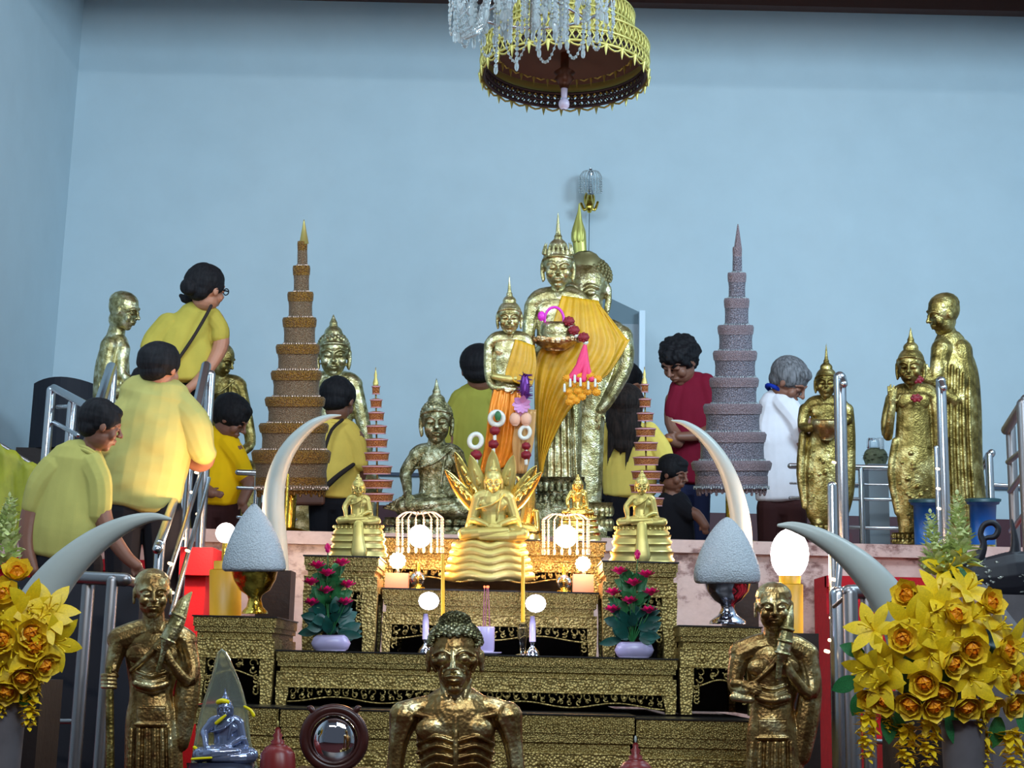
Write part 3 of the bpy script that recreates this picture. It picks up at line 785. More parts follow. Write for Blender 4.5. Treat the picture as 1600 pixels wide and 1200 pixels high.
def seated(m, cx, hy, hh, ysh, sw, ykn, kw, yb, yaw=0, nod=6, spire=1.9, ears='long', curl=True, pose='earth', band=True, k=1.0, w0=0):
    """seated cross-legged figure: head centre hy, half height hh, shoulders ysh half width sw, knees ykn half width kw"""
    h = HeadT(m, cx, hy, w0+hh*.35, hh, yaw, nod); face(h, ears)
    if spire: ushnisha(h, spire, band=band)
    if curl: curls(h)
    m.cap([(cx, hy+hh*.6, w0+2, hh*.36), (cx, ysh-sw*.05, w0, hh*.42)], n=1)
    r = sw*.30
    m.cap([(cx-sw+r, ysh+r*.9, w0, r), (cx-sw*.5, ysh+r*.55, w0, r*1.1), (cx, ysh+r*.5, w0, r*1.2), (cx+sw*.5, ysh+r*.55, w0, r*1.1), (cx+sw-r, ysh+r*.9, w0, r)], flat=.9)
    yw = ysh+(ykn-ysh)*.68
    m.cap([(cx, ysh+r*1.4, w0, sw*.70), (cx, ysh+(yw-ysh)*.6, w0, sw*.68), (cx, yw, w0, sw*.60), (cx, ykn+4*k, w0+2, sw*.66)], flat=.62, seg=18)
    m.ell(cx-sw*.28, ysh+r*1.8, w0+sw*.28, sw*.34, sw*.26, sw*.10); m.ell(cx+sw*.28, ysh+r*1.8, w0+sw*.28, sw*.34, sw*.26, sw*.10)
    # legs
    t = (yb-ykn)*.40
    for s in (-1, 1):
        m.cap([(cx+s*sw*.3, ykn+t*.6, w0+4, t*1.1), (cx+s*kw*.62, ykn+t*1.0, w0+kw*.28, t*1.05), (cx+s*(kw-t), ykn+t*1.15, w0+kw*.42, t)], flat=1)
        m.cap([(cx+s*(kw-t), ykn+t*1.3, w0+kw*.42, t*.95), (cx+s*kw*.4, ykn+t*(1.0 if s < 0 else 1.5), w0+kw*.62, t*.8), (cx-s*kw*.35, ykn+t*(.7 if s < 0 else 1.6), w0+kw*.62, t*.55)])
    m.ell(cx, ykn+t*1.7, w0+kw*.3, kw*.75, t*.7, kw*.38)
    # arms
    ar = r*.78
    if pose == 'earth':
        m.cap([(cx-sw+r, ysh+r, w0, r*.95), (cx-sw*1.08, (ysh+ykn)*.5, w0+2, ar), (cx-sw*1.05, ykn-t*1.2, w0+kw*.25, ar*.8), (cx-sw*1.02, ykn, w0+kw*.5, ar*.62)])
        hand(m, cx-sw*1.0, ykn-t*.3, w0+kw*.56, sw*.62, .05, 1, .5, .1, 1, r=.07)
    else:
        m.cap([(cx-sw+r, ysh+r, w0, r*.95), (cx-sw*1.1, (ysh+ykn)*.52, w0+2, ar), (cx-sw*.95, ykn-t*.9, w0+kw*.2, ar*.85), (cx-sw*.25, ykn-t*.1, w0+kw*.5, ar*.62)])
        hand(m, cx-sw*.3, ykn-t*.05, w0+kw*.55, sw*.6, 1, .1, .1, .1, -1, r=.07)
    m.cap([(cx+sw-r, ysh+r, w0, r*.95), (cx+sw*1.12, (ysh+ykn)*.52, w0+2, ar), (cx+sw*.95, ykn-t*.9, w0+kw*.2, ar*.85), (cx+sw*.25, ykn-t*.1, w0+kw*.5, ar*.62)])
    hand(m, cx+sw*.3, ykn, w0+kw*.58, sw*.6, -1, .1, .1, .1, 1, r=.07)
    # robe edge over the left shoulder (viewer's right)
    m.cap([(cx+sw*.35, ysh+r*.2, w0+sw*.42, sw*.06), (cx+sw*.22, (ysh+ykn)*.5, w0+sw*.52, sw*.055), (cx+sw*.15, ykn-t, w0+sw*.5, sw*.05)])
    m.cap([(cx-sw*.75, ysh+r*2.4, w0+sw*.3, sw*.05), (cx-sw*.1, ysh+r*1.8, w0+sw*.6, sw*.05), (cx+sw*.5, ysh+r*.2, w0+sw*.4, sw*.05)])

# --- S4 dark antique seated
Y = 7.05
t = statue('dark antique gilded seated Buddha on a lotus base, left of the garlanded statue', 682, Y, ZP)
m = M(Y); seated(m, 682, 659, 35, 700, 44, 775, 66, 812, nod=4, spire=1.95, k=1)
for k_ in range(7): m.cap([(630-5*k_, 775+3*k_, 30, 2.2), (680, 790+3*k_, 46, 2.4), (735+3*k_, 772+4*k_, 30, 2.2)], n=3)
m.build('body', G_OLD, t, vox=1.0, sm=2)
lotus_seat(t, 668, 808, 834, 68, Y, G_OLD)
plinth(t, 668, Y, 70, ZP, 832, G_OLD, 45)
# --- S3 seated behind, left
Y = 9.2; zb = ZW
t = statue('large pale gold seated Buddha with flame crest, behind the man with the strap bag', 522, Y, zb)
m = M(Y); seated(m, 521, 554, 36, 588, 46, 735, 78, 790, nod=5, spire=1.75); m.build('body', G_PALE, t, vox=1.2, sm=3)
plinth(t, 522, Y, 82, zb, 785, G_PALE, 50)
# --- S2 behind the top woman
Y = 9.3
t = statue('gold seated statue with bowed head half hidden behind the woman bending at the stair top', 352, Y, zb)
m = M(Y); seated(m, 346, 562, 27, 592, 40, 720, 70, 770, yaw=55, nod=22, spire=0, ears='long', curl=False); m.build('body', G_DEEP, t, vox=1.3, sm=3)
plinth(t, 346, Y, 72, zb, 765, G_DEEP, 45)

def robe_body(m, cx, ysh, sw, yw, ww, yh, hw, yb, bw, w0=0, flat=.55, lean=0):
    r = sw*.30
    m.cap([(cx-sw+r, ysh+r*1.0, w0, r), (cx-sw*.5, ysh+r*.6, w0, r*1.15), (cx, ysh+r*.5, w0, r*1.25), (cx+sw*.5, ysh+r*.6, w0, r*1.15), (cx+sw-r, ysh+r*1.0, w0, r)], flat=.9)
    m.cap([(cx, ysh+sw*.55, w0, sw*.66), (cx+lean*.3, yw, w0, ww), (cx+lean*.6, yh, w0, hw), (cx+lean*.8, (yh+yb)/2, w0, (hw+bw)*.5), (cx+lean, yb-bw*.2, w0, bw)], flat=flat, seg=20, n=5, round_=True)
    m.ell(cx-sw*.28, ysh+sw*.55, w0+sw*.24, sw*.36, sw*.30, sw*.12); m.ell(cx+sw*.28, ysh+sw*.55, w0+sw*.24, sw*.36, sw*.30, sw*.12)
# --- S7 tallest crowned rear
Y = 7.95-.45
t = statue('tallest rear Buddha with dark curled hair and tall green-gold spire, behind the robed one', 915, Y, ZP)
m = M(Y)
h = HeadT(m, 914, 456, 20, 53, -10, 6); face(h, 'long'); 
h.ell(0, .80, -.08, .46, .40, .46)
m.cap([(915, 490, 6, 20), (918, 515, 0, 22)], n=1)
robe_body(m, 926, 508, 58, 590, 38, 650, 33, 790, 36, lean=-22)
m.cap([(972, 525, 0, 17), (976, 570, 2, 14), (952, 620, 8, 11), (938, 640, 10, 9)]); m.cap([(866, 520, 0, 17), (862, 575, 2, 13), (872, 640, 6, 11)])
hand(m, 938, 640, 12, 34, -.3, 1, .1, .15, 1); hand(m, 873, 642, 10, 34, .1, 1, .1, .15, -1)
m.build('body', G_PALE, t, vox=1.4, sm=3)
m = M(Y); m.cap([(907, 398, 14, 10), (905, 375, 14, 11), (904, 362, 14, 11), (904, 345, 14, 6), (905, 332, 14, 3), (905, 318, 14, .8)], seg=14, flat=.8)
for k_ in range(8): 
    a = k_*PI/4; m.cap([(904+8*math.cos(a), 376, 14+8*math.sin(a), 3), (904+9*math.cos(a), 364, 14+9*math.sin(a), 2.5), (904+4*math.cos(a), 350, 14+4*math.sin(a), 1)], n=2, seg=6)
m.build('flame_spire', plain('flame_gold_green', (.42, .40, .10, 1), .4, .6), t)
m = M(Y); h = HeadT(m, 914, 456, 19.5, 53, -10, 6)
h.ell(0, .80, -.1, .50, .42, .50); h.ell(0, .42, -.22, .74, .60, .74)
for i in range(200):
    tt = (i+.5)/200; ph = i*2.39996; el = math.asin(1-tt*1.2)
    v = Vector((math.cos(el)*math.cos(ph), math.sin(el), math.cos(el)*math.sin(ph)))
    if v.z > .62 and v.y < .4: continue
    h.ell(v.x*.74, .42+v.y*.60, -.22+v.z*.74, .06, .06, .06, 6, 4)
m.build('curled_hair', plain('hair_dull_bronze', (.20, .17, .07, 1), .5, .5), t)
lotus_seat(t, 906, 785, 830, 52, Y, G_PALE); plinth(t, 906, Y, 50, ZP, 832, G_OLD, 45)
# --- S6 middle, robed
Y = 7.22
t = statue('crowned Buddha with saffron robe over one shoulder holding a tray, in the centre', 872, Y, ZP)
m = M(Y)
h = HeadT(m, 872, 417, 20, 35, 0, 5); face(h, 'long'); ushnisha(h, 2.5)
for k_ in range(9):
    a = math.radians(-80+160*k_/8); h.cap([(.66*math.sin(a), .62, .5*math.cos(a), .09), (.6*math.sin(a), .95, .42*math.cos(a), .05), (.55*math.sin(a), 1.1, .38*math.cos(a), .02)])
m.cap([(872, 445, 4, 11), (872, 466, 0, 14)], n=1)
for k_ in range(11): a = 2*PI*k_/11; m.ell(872+18*math.cos(a), 457+3*math.sin(a), 18*math.sin(a)*.7, 3.2)
robe_body(m, 872, 458, 50, 540, 34, 600, 37, 752, 37)
for k_ in range(6): m.cap([(850+9*k_, 600, 20, 2), (848+10*k_, 680, 20, 2.4), (846+11*k_, 748, 20, 2)], n=2)
m.cap([(832, 478, 0, 13), (826, 520, 4, 10), (832, 552, 16, 8.5), (852, 540, 36, 7)]); m.cap([(912, 478, 0, 13), (920, 520, 4, 10), (908, 552, 16, 8.5), (884, 540, 36, 7)])
hand(m, 848, 541, 38, 26, 1, -.2, .3, .2, 1); hand(m, 888, 541, 38, 26, -1, -.2, .3, .2, -1)
m.build('body', G_PALE, t, vox=1.15, sm=3)
# robe draped
def cloth_strip(Y, rows, name, mat, parent, cols_=14, fold=2.2, wv=5, sol=.004, lab=None):
    """rows: list of (xl, yl, wl, xr, yr, wr)"""
    rows = cr_interp([list(r) for r in rows], 5); m = M(Y); vs = []; fs = []
    for i, r in enumerate(rows):
        for j in range(cols_+1):
            q = j/cols_; arch = math.sin(PI*q)
            vs.append((r[0]+(r[3]-r[0])*q, -(r[1]+(r[4]-r[1])*q), r[2]+(r[5]-r[2])*q+arch*6+fold*math.sin(q*wv*2*PI+i*.16)))
    for i in range(len(rows)-1):
        for j in range(cols_): a = i*(cols_+1)+j; fs.append((a, a+1, a+cols_+2, a+cols_+1))
    m.put(vs, fs); return m.build(name, mat, parent, solid=sol)
rb = cloth_strip(Y, [(878, 462, 24, 935, 470, 10), (868, 492, 38, 950, 505, 22), (856, 530, 46, 962, 545, 28), (838, 560, 48, 940, 590, 40), (836, 620, 44, 890, 640, 42), (840, 700, 34, 856, 705, 34), (843, 738, 30, 848, 740, 30)], 'saffron_robe', ROBE, t, 30, 2.6, 6)
cloth_strip(Y, [(925, 470, 12, 940, 480, 8), (930, 510, 24, 978, 528, 6), (930, 545, 28, 982, 535, 8), (925, 580, 34, 950, 585, 20), (915, 592, 36, 925, 596, 34)], 'robe_wing', ROBE, t, 20, 2.4, 4)
lotus_seat(t, 872, 745, 792, 42, Y, G_OLD); plinth(t, 872, Y, 44, ZP, 790, G_OLD, 34)
# tray with bowl held
t2 = thing('offering_tray', 'silvery leaf-covered bowl on a ruffled gold tray held by the central crowned Buddha', 'tray', P(870, 545, Y-.17))
YT = Y-.17
m = M(YT); m.lathe(868, 0, [(548, 14), (542, 24), (534, 36), (527, 42), (529, 40), (535, 34)], seg=36)
for k_ in range(30):
    a = 2*PI*k_/30; m.ell(868+39*math.cos(a), 530+2*math.sin(a*5), 36*math.sin(a), 5, 4, 4, seg=8, rings=5)
m.build('tray', goldleaf('tray_copper', (.20, .08, .03, 1), (.50, .30, .14, 1), (.75, .62, .4, 1), 30), t2)
m = M(YT); m.lathe(872, 4, [(532, 22), (520, 28), (506, 27), (502, 22), (504, 18)], seg=30); m.build('bowl', G_PALE, t2)
m = M(YT); m.torus((866, 500, 14), 15, 2.2, seg=24, ry=20); m.ell(846, 494, 22, 6, 8, 5); m.build('ribbon', plain('ribbon_magenta', rgb(214, 40, 190), .4), t2)
for (x, y) in ((889, 502), (897, 516), (912, 527)):
    m = M(YT); m.ell(x, y, 28, 8.5, 7, 7); 
    for k_ in range(8): a = k_*PI/4; m.ell(x+6*math.cos(a), y+5*math.sin(a), 30, 3.2)
    m.build('dark_rose', DRED, t2)
    m = M(YT); m.ell(x+3, y+8, 27, 4.5, 4, 4); m.build('white_bud', WHITEF, t2)
# hanging garland right of tray
g = thing('flower_garland', 'pink-tasselled garland with rows of marigolds hanging from the tray in the centre', 'garland', P(905, 545, YT-.02))
for k_, (x, y) in enumerate(((912, 543), (913, 548), (908, 548), (917, 552), (905, 556), (920, 558))):
    m = M(YT-.02); m.cap([(914, 540, 20, 3), (x-2, y+18, 24, 4.5), (x-8+4*k_*0+(k_-2.5)*5, 592, 24, 5.5)], n=3, seg=8); m.build('tassel', PINKT, g)
for (x, y) in ((886, 591), (904, 587), (922, 587), (934, 592), (895, 600), (914, 603), (928, 604), (888, 612), (903, 611), (918, 612), (932, 613), (893, 621), (909, 620), (890, 628), (900, 626)):
    m = M(YT-.02); m.ell(x, y, 24, 6.5, 5.5, 6)
    for q in range(9): a = q*.7; m.ell(x+5*math.cos(a), y+4*math.sin(a), 26, 2.2)
    m.build('marigold_bloom', MARIG, g)
for (x, y) in ((891, 598), (907, 597), (919, 602), (882, 606), (898, 592), (930, 598)):
    m = M(YT-.02); m.cap([(x, y-5, 31, 1.8), (x, y+5, 31, 2.2)], n=1); m.build('white_bud', WHITEF, g)
# --- S5 small front standing
Y = 6.99
t = statue('small crowned standing Buddha with orange skirt cloth and garlands, left of centre', 797, Y, ZP)
m = M(Y)
h = HeadT(m, 796, 496, 14, 27, 0, 4); face(h, 'long'); ushnisha(h, 2.5)
m.cap([(797, 515, 3, 8), (797, 530, 0, 9)], n=1)
robe_body(m, 796, 524, 38, 585, 25, 620, 28, 745, 26)
m.cap([(765, 538, 0, 9), (763, 580, 2, 7), (770, 604, 14, 6), (790, 606, 24, 5)]); m.cap([(827, 538, 0, 9), (830, 580, 2, 7), (823, 604, 14, 6), (802, 608, 24, 5)])
hand(m, 786, 606, 26, 18, 1, .1, .1, .1, -1); hand(m, 806, 608, 28, 18, -1, .1, .1, .1, 1)
m.build('body', G_PALE, t, vox=.9, sm=3)
cloth_strip(Y, [(772, 606, 18, 822, 608, 18), (764, 640, 24, 826, 645, 22), (758, 690, 22, 822, 700, 20), (748, 745, 16, 812, 720, 18)], 'orange_skirt', ROBEO, t, 26, 1.8, 5)
cloth_strip(Y, [(805, 530, 14, 835, 540, 6), (796, 560, 22, 838, 570, 14), (790, 588, 24, 832, 600, 18), (812, 600, 24, 822, 604, 22)], 'shoulder_cloth', ROBE, t, 18, 1.8, 4)
m = M(Y); m.cap([(772, 588, 16, 5), (796, 592, 24, 6), (820, 590, 16, 5)], n=3); m.build('waist_band', G_SATIN, t)
cloth_strip(Y, [(808, 640, 26, 838, 640, 20), (800, 690, 26, 834, 690, 22), (806, 740, 22, 822, 740, 20)], 'tan_sash', plain('sash_tan', rgb(196, 150, 90), .5, .2), t, 16, 1.4, 3)
lotus_seat(t, 797, 740, 775, 30, Y, G_OLD); plinth(t, 797, Y, 32, ZP, 774, G_OLD, 28)
# garlands on it
def ring_garland(cx, cy, R, ry, rose, label, Yg):
    g = thing('jasmine_garland', label, 'garland', P(cx, cy+R, Yg), 'white ring garlands with dark red roses')
    m = M(Yg); m.torus((cx, cy, 34), R*.72, R*.30, ry=ry*.72, seg=22, ts=8, rot=rotm(tilt=-20)); m.build('white_ring', WHITEF, g)
    for (x, y, r) in rose:
        m = M(Yg); m.ell(x, y, 34, r, r*.75, r)
        for k_ in range(7): a = k_*.9; m.ell(x+r*.6*math.cos(a), y+r*.5*math.sin(a), 35, r*.45)
        m.build('red_rose', DRED, g); m = M(Yg); m.cap([(x, y+r*.5, 34, r*.35), (x, y+r*1.7, 34, r*.35)], n=1); m.build('white_stem_buds', WHITEF, g)
ring_garland(776, 654, 14, 14, [(773, 673, 8), (771, 694, 8)], 'white ring garland with red roses hanging highest on the orange-skirted statue', Y-.02)
ring_garland(743, 689, 13, 15, [(744, 711, 9), (740, 730, 9)], 'white ring garland with red roses hanging lowest left, above the serpent heads', Y-.02)
ring_garland(820, 676, 11, 13, [(822, 697, 7), (822, 711, 8)], 'white ring garland with red roses hanging on the right of the orange-skirted statue', Y-.02)
g = thing('orchid_garland', 'purple and lilac orchid garland hanging right of the orange-skirted statue', 'garland', P(820, 660, Y-.03))
rnd = random.Random(5)
m = M(Y-.03)
for i in range(46):
    a = rnd.uniform(0, 6.3); q = rnd.uniform(0, 1); m.cap([(820, 585+q*38, 30, 1.2), (820+12*math.cos(a), 585+q*38+6*math.sin(a), 32+8*math.sin(a*3), .6)], n=1, seg=5)
m.ell(820, 605, 30, 8, 22, 7); m.build('purple_foil', PURP, g)
m = M(Y-.03)
for i in range(14): a = i*.7; m.petal((815, -630, 32), (math.cos(a), math.sin(a)-.5, .3), (0, 0, 1), 18, 10, .2)
m.ell(815, 640, 28, 10, 12, 6); m.build('lilac_ribbon', PURPL, g)
for x in (805, 822): m = M(Y-.03); m.ell(x, 655, 32, 9, 11, 7); m.build('orchid_bloom', FLESHF, g)
m = M(Y-.03); m.ell(778, 650, 40, 5, 8, 3); g2 = m.build('leaf_charm', LEAF); tag(g2, 'small green leaf piece inside the highest white ring garland', 'leaf')

# --- S12 right standing with lotus bowl
Y = 7.3
t = statue('standing gold statue holding a bowl at its chest, right of the white-shirted man', 1290, Y, ZP)
m = M(Y)
h = HeadT(m, 1291, 598, 14, 25, 0, 3); face(h, 'long'); ushnisha(h, 2.5)
m.cap([(1291, 616, 3, 9), (1291, 630, 0, 11)], n=1)
robe_body(m, 1291, 624, 36, 690, 27, 730, 34, 802, 33)
m.cap([(1258, 640, 0, 10), (1254, 665, 6, 8), (1266, 668, 22, 7), (1280, 662, 28, 5)]); m.cap([(1324, 640, 0, 10), (1328, 680, 2, 9), (1326, 760, 2, 10), (1320, 798, 0, 8)])
m.cap([(1256, 680, 0, 8), (1252, 740, 0, 8), (1258, 790, 0, 6)])
hand(m, 1278, 663, 28, 18, 1, 0, .1, .2, 1); hand(m, 1310, 664, 28, 18, -1, 0, .1, .2, -1)
m.cap([(1308, 664, 26, 5), (1325, 655, 10, 8)])
for i in range(18): m.ell(1262+rnd.uniform(0, 60), 700+rnd.uniform(0, 90), 20, 3, 3, 2, seg=8, rings=5)
m.cap([(1280, 800, 4, 9), (1280, 818, 8, 8)]); m.cap([(1302, 800, 4, 9), (1302, 818, 8, 8)])
m.build('body', G_DEEP, t, vox=1.0, sm=3)
m = M(Y); m.lathe(1292, 22, [(688, 8), (680, 18), (668, 24), (659, 26), (655, 24), (660, 20)], seg=26); m.build('bowl', G_BROWN, t)
lotus_seat(t, 1291, 818, 836, 34, Y, G_DEEP); plinth(t, 1291, Y, 34, ZP, 835, MAROON, 28, steps=1)
# --- S13 pointing hand
Y = 7.25
t = statue('standing gold Buddha raising one hand, red flowers at its neck, before the tall monk', 1425, Y, ZP)
m = M(Y)
h = HeadT(m, 1423, 573, 18, 31, -8, 4); face(h, 'long'); ushnisha(h, 2.0)
m.cap([(1426, 598, 4, 11), (1427, 612, 0, 13)], n=1)
robe_body(m, 1428, 606, 40, 680, 30, 730, 36, 838, 26, lean=2)
m.cap([(1394, 624, 0, 11), (1385, 660, 2, 9), (1387, 682, 10, 8), (1391, 655, 22, 7), (1394, 636, 26, 6)])
hand(m, 1394, 634, 27, 34, 0, -1, .15, .1, -1)
m.cap([(1462, 624, 0, 11), (1466, 670, 2, 10), (1462, 760, 2, 11), (1458, 790, 0, 8)])
m.cap([(1400, 690, 6, 7), (1394, 740, 4, 8), (1404, 800, 2, 7)])
for i in range(20): m.ell(1405+rnd.uniform(0, 45), 690+rnd.uniform(0, 120), 20, 4, 3, 2, seg=8, rings=5)
m.build('body', G_DEEP, t, vox=1.1, sm=3)
for (x, y) in ((1434, 593), (1432, 622)):
    m = M(Y); m.ell(x, y, 26, 9, 6, 5); [m.ell(x+7*math.cos(k_), y+4*math.sin(k_), 28, 3) for k_ in range(6)]; m.build('red_flower', DRED, t)
lotus_seat(t, 1427, 832, 850, 34, Y, G_DEEP)
# --- S14 tall monk
Y = 7.62
t = statue('tallest gold monk statue on the right, bald with joined hands, facing left', 1485, Y, ZP, 'monk_statue')
m = M(Y)
h = HeadT(m, 1474, 491, 12, 33, -62, 12); face(h, 'short'); h.ell(0, .42, -.12, .72, .60, .80)
m.cap([(1478, 516, -2, 15), (1482, 532, -4, 18)], n=1)
m.cap([(1484, 540, 0, 26), (1490, 580, 0, 38), (1494, 640, 0, 40), (1496, 720, 0, 40), (1500, 790, 0, 42), (1502, 828, 0, 40)], flat=.75, seg=22, n=4)
m.cap([(1500, 548, 4, 20), (1508, 600, 12, 14), (1492, 625, 26, 11), (1458, 596, 28, 9), (1448, 584, 28, 7)]); m.cap([(1472, 546, 14, 18), (1462, 590, 26, 12), (1446, 592, 30, 8)])
hand(m, 1450, 592, 32, 30, -.5, -1, .1, .05, 1); hand(m, 1454, 594, 25, 30, -.5, -1, .1, .05, -1)
for k_ in range(6): m.cap([(1470+9*k_, 560+6*k_, 30, 2.5), (1466+10*k_, 680, 31, 3), (1470+11*k_, 820, 30, 2.5)], n=3)
m.build('body', G_DEEP, t, vox=1.3, sm=3)
plinth(t, 1500, Y, 44, ZP, 834, G_DEEP, 32, steps=1)
# --- S1 left monk
Y = 8.3
t = statue('bald gold monk statue at the left by the loudspeaker, facing right, hands joined', 182, Y, ZW, 'monk_statue')
m = M(Y)
h = HeadT(m, 194, 486, 8, 31, 62, 14); face(h, 'short'); h.ell(0, .42, -.12, .72, .58, .80); h.ell(.0, -.5, -.25, .45, .5, .5)
m.cap([(184, 510, -2, 13), (180, 528, -4, 15)], n=1)
m.cap([(180, 540, 0, 22), (175, 580, 0, 28), (174, 640, 0, 30), (176, 730, 0, 36), (178, 830, 0, 40)], flat=.8, seg=20, n=4)
m.cap([(170, 540, 14, 14), (164, 590, 20, 11), (184, 612, 28, 9), (210, 592, 28, 7)]); m.cap([(190, 545, 6, 14), (190, 585, 18, 10), (212, 596, 24, 7)])
hand(m, 206, 596, 28, 26, .8, -.7, .1, .05, 1); hand(m, 208, 598, 23, 26, .8, -.7, .1, .05, -1)
for k_ in range(5): m.cap([(156+8*k_, 560+6*k_, 22, 2.2), (152+9*k_, 700, 26, 2.6)], n=2)
m.build('body', G_PALE, t, vox=1.2, sm=3); plinth(t, 178, Y, 44, ZW, 828, G_OLD, 32)

# --- small Buddhas on the stands
def small_buddha(cx, hy, hh, ysh, sw, ykn, kw, yb, Y, z, label, ph, mat=G_SATIN, skirt=True, grp=None):
    t = statue(label, cx, Y, z, grp=grp)
    m = M(Y); seated(m, cx, hy, hh, ysh, sw, ykn, kw, yb, nod=8, spire=1.55, curl=False, band=False); m.build('body', mat, t, vox=.62, sm=3)
    m = M(Y); yy = yb-3; n = len(ph)
    for (y0, y1, hw) in ph: m.lathe(cx, 4, [(y1, hw), (y1-(y1-y0)*.25, hw+1.5), ((y0+y1)/2, hw-2), (y0, hw)], seg=30, flatw=.62)
    for k_ in range(30): a = 2*PI*k_/30; m.ell(cx+(ph[0][2])*math.cos(a), ph[0][0]+3, 4+ph[0][2]*.62*math.sin(a), 2.4, 3, 2, seg=6, rings=4)
    m.build('tiered_base', mat, t)
    if skirt:
        m = M(Y); m.cap([(cx, ph[0][0], kw*.75, 8), (cx, ph[0][1]+6, kw*.85, 9), (cx+1, ph[-1][0]+6, kw*.9, 13)], flat=.3, n=3); m.build('hanging_cloth_carving', G_SATIN, t)
    return t
small_buddha(560, 762, 14, 775, 19, 806, 35, 822, 5.19, ZPL, 'satin gold seated Buddha on the tall carved stand left of the lamps', [(820, 834, 38), (834, 845, 42), (845, 856, 42), (856, 870, 45)])
small_buddha(1003, 758, 15, 775, 22, 808, 40, 824, 5.19, ZPR, 'satin gold seated Buddha on the tall carved stand right of the lamps', [(822, 836, 42), (836, 850, 46), (850, 862, 46), (862, 879, 50)])
small_buddha(903, 758, 11, 766, 15, 795, 26, 806, 5.72, ZR, 'small shiny polished gold Buddha on stepped base above the right bead lamp', [(804, 812, 28), (812, 822, 31), (822, 832, 33), (832, 845, 36)], G_SHINY, False)
# orange-lit gold figure stump right of serpent Buddha
Y = 5.75
t = thing('gold_animal_figure', 'small crouching gold animal figure right of the serpent Buddha', 'figurine', base_loc(828, Y, ZR))
m = M(Y); m.cap([(822, 815, 0, 12), (826, 790, 2, 11), (828, 765, 4, 9), (826, 750, 6, 8)]); m.ell(830, 748, 10, 9, 7, 8); m.cap([(834, 750, 14, 4), (844, 742, 16, 2.5)]); m.cap([(816, 825, 8, 9), (836, 828, 8, 9)]); m.cap([(818, 760, 0, 4), (808, 745, 0, 2)]); m.cap([(838, 800, 8, 5), (840, 828, 12, 4)])
m.build('body', G_SHINY, t, vox=.8, sm=2)
m = M(Y); m.lathe(828, 2, [(847, 24), (842, 22), (836, 20), (830, 20)], seg=20, flatw=.6); m.build('base', G_SHINY, t)
# --- S8 serpent Buddha
Y = 5.34
t = statue('satin gold Buddha seated on stacked serpent coils with a fan of serpent heads', 766, Y, ZU)
m = M(Y); seated(m, 771, 752, 19, 770, 34, 822, 56, 848, nod=6, spire=0, curl=False, pose='lap')
h = HeadT(m, 771, 752, 7, 19, 0, 6); h.ell(0, .95, 0, .38, .32, .38); h.cap([(0, 1.2, 0, .2), (0, 1.8, 0, .04)])
m.build('body', G_SATIN, t, vox=.75, sm=3)
m = M(Y)
for k_ in range(5):
    yc = 852+k_*12.0; hw = 52+k_*3.4; pts = []
    for i in range(25):
        q = -1+2*i/24; pts.append((764+hw*q, yc+2.6*math.cos(q*2.2*PI)*(1 if abs(q) < .85 else .3), 2+34*math.sqrt(max(0, 1-q*q*.9)), 6.8))
    m.cap(pts, n=1, seg=12)
    pts = [(764-hw, yc, 6, 6.8), (764-hw*.7, yc, -22, 6.8), (764, yc, -30, 6.8), (764+hw*.7, yc, -22, 6.8), (764+hw, yc, 6, 6.8)]
    m.cap(pts, n=4, seg=12)
m.lathe(764, 2, [(908, 66), (850, 50)], seg=30, flatw=.5)
m.build('serpent_coils', G_SATIN, t, vox=.9, sm=2)
for i, (x, y, w, r) in enumerate(((696, 735, -8, 9), (711, 707, -14, 10), (735, 712, -16, 12), (770, 704, -16, 13), (802, 712, -16, 12), (838, 728, -14, 11), (846, 738, -8, 9))):
    m = M(Y); bx = 771+(x-771)*.28; by = 800
    mx, my = (bx+x)/2*.5+.5*(bx+(x-bx)*.62), (by+y)/2*.5+.5*(by+(y-by)*.62)
    m.cap([(bx, by, -14, 11), (bx+(x-bx)*.35, by+(y-by)*.33, w-6, 13), (bx+(x-bx)*.65, by+(y-by)*.62, w-2, r*1.05), (bx+(x-bx)*.88, by+(y-by)*.88, w+3, r*.6), (x, y, w+8, 1.6)], flat=.5, n=4)
    for k_ in range(4):
        q = .35+.15*k_; m.cap([(bx+(x-bx)*q, by+(y-by)*q, w+3, 3), (bx+(x-bx)*(q+.1), by+(y-by)*(q+.08)-1, w+6, 1.2)], n=1, seg=6)
    m.build('serpent_head', G_SATIN if i in (2, 3, 4) else G_SHINY, t, vox=.9, sm=1)

